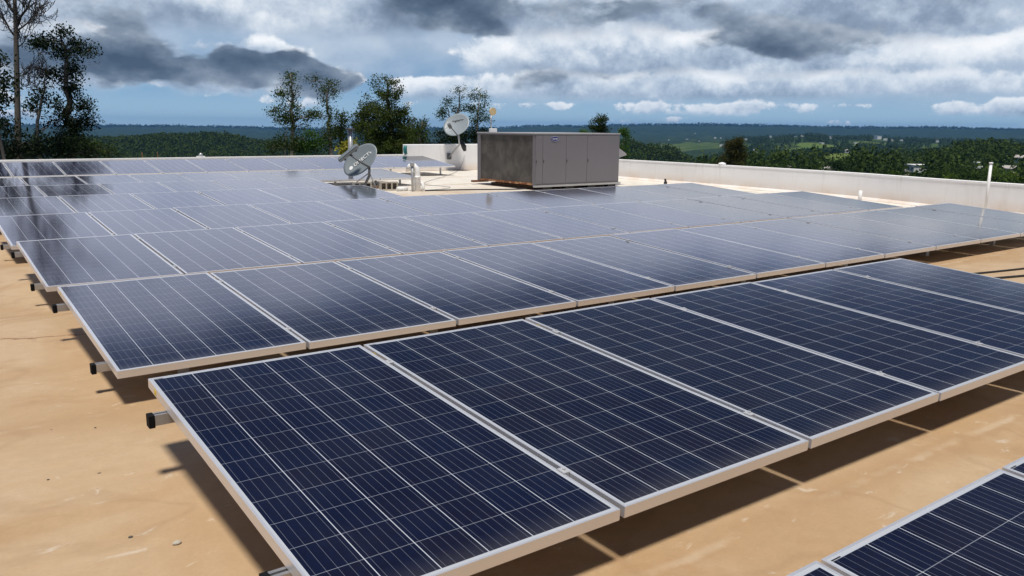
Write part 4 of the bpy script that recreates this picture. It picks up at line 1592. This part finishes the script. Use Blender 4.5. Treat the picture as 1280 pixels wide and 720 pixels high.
# ------------------------------------------------------------------ pipes and small roof things
vp = empty('vent_pipe', (9.16, 16.05, 0))
tag(vp, 'white plastic gooseneck vent pipe standing beside the last dark row', 'pipe')
MB().tube([(0, 0, .002), (.0, 0, .30), (0, 0, .42), (-.015, .01, .50), (-.06, .044, .555), (-.12, .088, .545), (-.155, .113, .48)],
          [.072, .070, .066, .066, .068, .068, .068], 16).build('pipe', MAT['white'], vp)
MB().tube([(0, 0, .28), (0, 0, .34)], .076, 16).build('collar', MAT['white'], vp)
MB().tube([(.09, -.06, .004), (.12, -.06, .10), (.10, -.02, .17), (.07, .0, .19)], .035, 10).build('elbow', MAT['white'], vp)
cp = empty('conduit', (9.02, 16.02, 0))
tag(cp, 'slim grey conduit standing against the white gooseneck pipe', 'conduit')
MB().tube([(0, 0, .002), (0, 0, .58)], .028, 10).build('tube', MAT['galv'], cp)
MB().box(-.04, .04, -.04, .04, .56, .64).bevel(.01).build('cap', MAT['galv'], cp)

gp = empty('chimney_pipe', (9.56, 20.25, 0))
tag(gp, 'tall grey pipe with a dark cap behind the lower dish', 'pipe')
MB().tube([(0, 0, .002), (0, 0, 1.30)], .062, 14).build('pipe', MAT['galv'], gp)
MB().tube([(0, 0, 1.302), (0, 0, 1.35)], .115, 16).build('cap', MAT['dark_trim'], gp)

pp = empty('post', (14.87, 6.56, 0))
pp.rotation_euler = (R_(-1), R_(3.0), 0)
tag(pp, 'white plastic post leaning against the right parapet', 'post')
MB().tube([(0, 0, .003), (0, 0, .87)], .024, 12).build('tube', MAT['white'], pp)
MB().tube([(0, 0, .872), (0, 0, .90)], .031, 12).build('cap', MAT['white'], pp)
sp_ = MB().tube([(14.98, 8.95, .005), (14.98, 8.95, .26)], .035, 10)
tag(sp_.build('stub_pipe', MAT['white']), 'short white pipe stub at the foot of the right parapet', 'pipe')
bs = MB().tube([(15.9, 14.95, .06), (15.88, 14.95, .13)], .028, 8)
bs.box(15.87, 15.93, 14.92, 14.98, .003, .06)
tag(bs.build('roof_drain', MAT['black']), 'small black drain standing before the right parapet', 'drain')


def block(loc, rz, lab):
    o = empty('concrete_block', loc, (0, 0, rz))
    b_ = MB()
    L_, Wd_, Hh = .40, .19, .19
    b_.box(0, L_, 0, Wd_, 0, .028)
    b_.box(0, L_, 0, Wd_, Hh-.028, Hh)
    for k_ in range(4):
        xx = k_*(L_-.03)/3
        b_.box(xx, xx+.03, 0, Wd_, .028, Hh-.028)
    b_.box(.03, L_-.03, Wd_-.02, Wd_-.002, .028, Hh-.028)
    b_.build('block', MAT['conc'], o)
    return tag(o, lab, 'block', 'concrete blocks by the lower dish')


block((8.50, 16.55, .003), R_(-18), 'hollow concrete block with three dark holes beside the white pipe')
block((7.95, 16.75, .003), R_(-18), 'hollow concrete block directly under the lower dish tripod')
bdm = MB().box(7.2, 8.95, 17.12, 17.20, .003, .06)
tag(bdm.build('timber_batten', MAT['wood']), 'weathered timber batten lying behind the concrete blocks', 'batten')
lp = MB().tube([(8.75, 16.25, .05), (9.00, 16.22, .05)], .045, 12)
tag(lp.build('pipe_offcut', MAT['white']), 'short white pipe offcut lying left of the gooseneck', 'pipe')


def cable(pts, lab, r=.009, mat='black'):
    o = MB().tube(smooth_line3(pts), r, 6).build('cable', MAT[mat])
    return tag(o, lab, 'cable', 'cables lying on the roof')


def smooth_line3(pts, n=6):
    P = [Vector(p) for p in pts]
    out = []
    for i in range(len(P)-1):
        p0, p1, p2, p3 = [P[min(max(j, 0), len(P)-1)] for j in (i-1, i, i+1, i+2)]
        for k_ in range(n):
            t = k_/n
            out.append(.5*((2*p1) + (-p0+p2)*t + (2*p0-5*p1+4*p2-p3)*t*t + (-p0+3*p1-3*p2+p3)*t**3))
    out.append(P[-1])
    return out


cable([(9.25, 16.1, .012), (9.9, 16.2, .012), (10.4, 16.7, .012), (10.3, 17.6, .012), (10.9, 18.6, .012), (12.2, 20.0, .012), (13.6, 21.6, .012),
       (14.6, 22.9, .012), (14.85, 23.17, .06), (15.05, 23.17, .5)], 'thin grey cable snaking from the white pipe to the raised wall', .006, 'galv')
cable([(9.3, 15.95, .014), (10.2, 15.75, .014), (11.3, 15.3, .014), (11.75, 15.2, .03)], 'black cable running from the white pipe to the metal cabinet', .014)
cable([(7.05, 3.95, .012), (7.8, 3.75, .012), (9.2, 3.4, .012), (10.6, 3.2, .012)], 'black cable lying on the pale roof at the right edge, nearer one', .011)
cable([(7.1, 4.1, .012), (8.0, 3.93, .012), (9.4, 3.66, .012), (10.9, 3.5, .012)], 'black cable lying on the pale roof at the right edge, farther one', .009)
fx_ = empty('parapet_light', (6.55, 23.28, .541))
tag(fx_, 'tiny white light fitting on the back parapet, left of the trees', 'lamp')
MB().box(-.10, .10, -.06, .06, 0, .03).build('base', MAT['white'], fx_)
MB().tube([(0, 0, .03), (0, 0, .06), (.02, 0, .11)], [.05, .06, .03], 10).build('head', MAT['galv'], fx_)
wl = MB().tube([(16.46, 13.6, .537), (16.46, 13.6, .58), (16.46, 13.6, .60)], [.10, .085, .03], 12)
tag(wl.build('roof_vent', MAT['white']), 'small white cap sitting on the right parapet by the brown-green tree', 'vent')
for xx, lab in ((5.06, 'thin rusty rod standing on the back parapet, left one'), (5.44, 'thin rusty rod standing on the back parapet, right one')):
    tag(MB().tube([(xx, 23.3, .541), (xx+.005, 23.3, .68)], .008, 6).build('rod', MAT['rust']), lab, 'rod', 'rods on the back parapet')
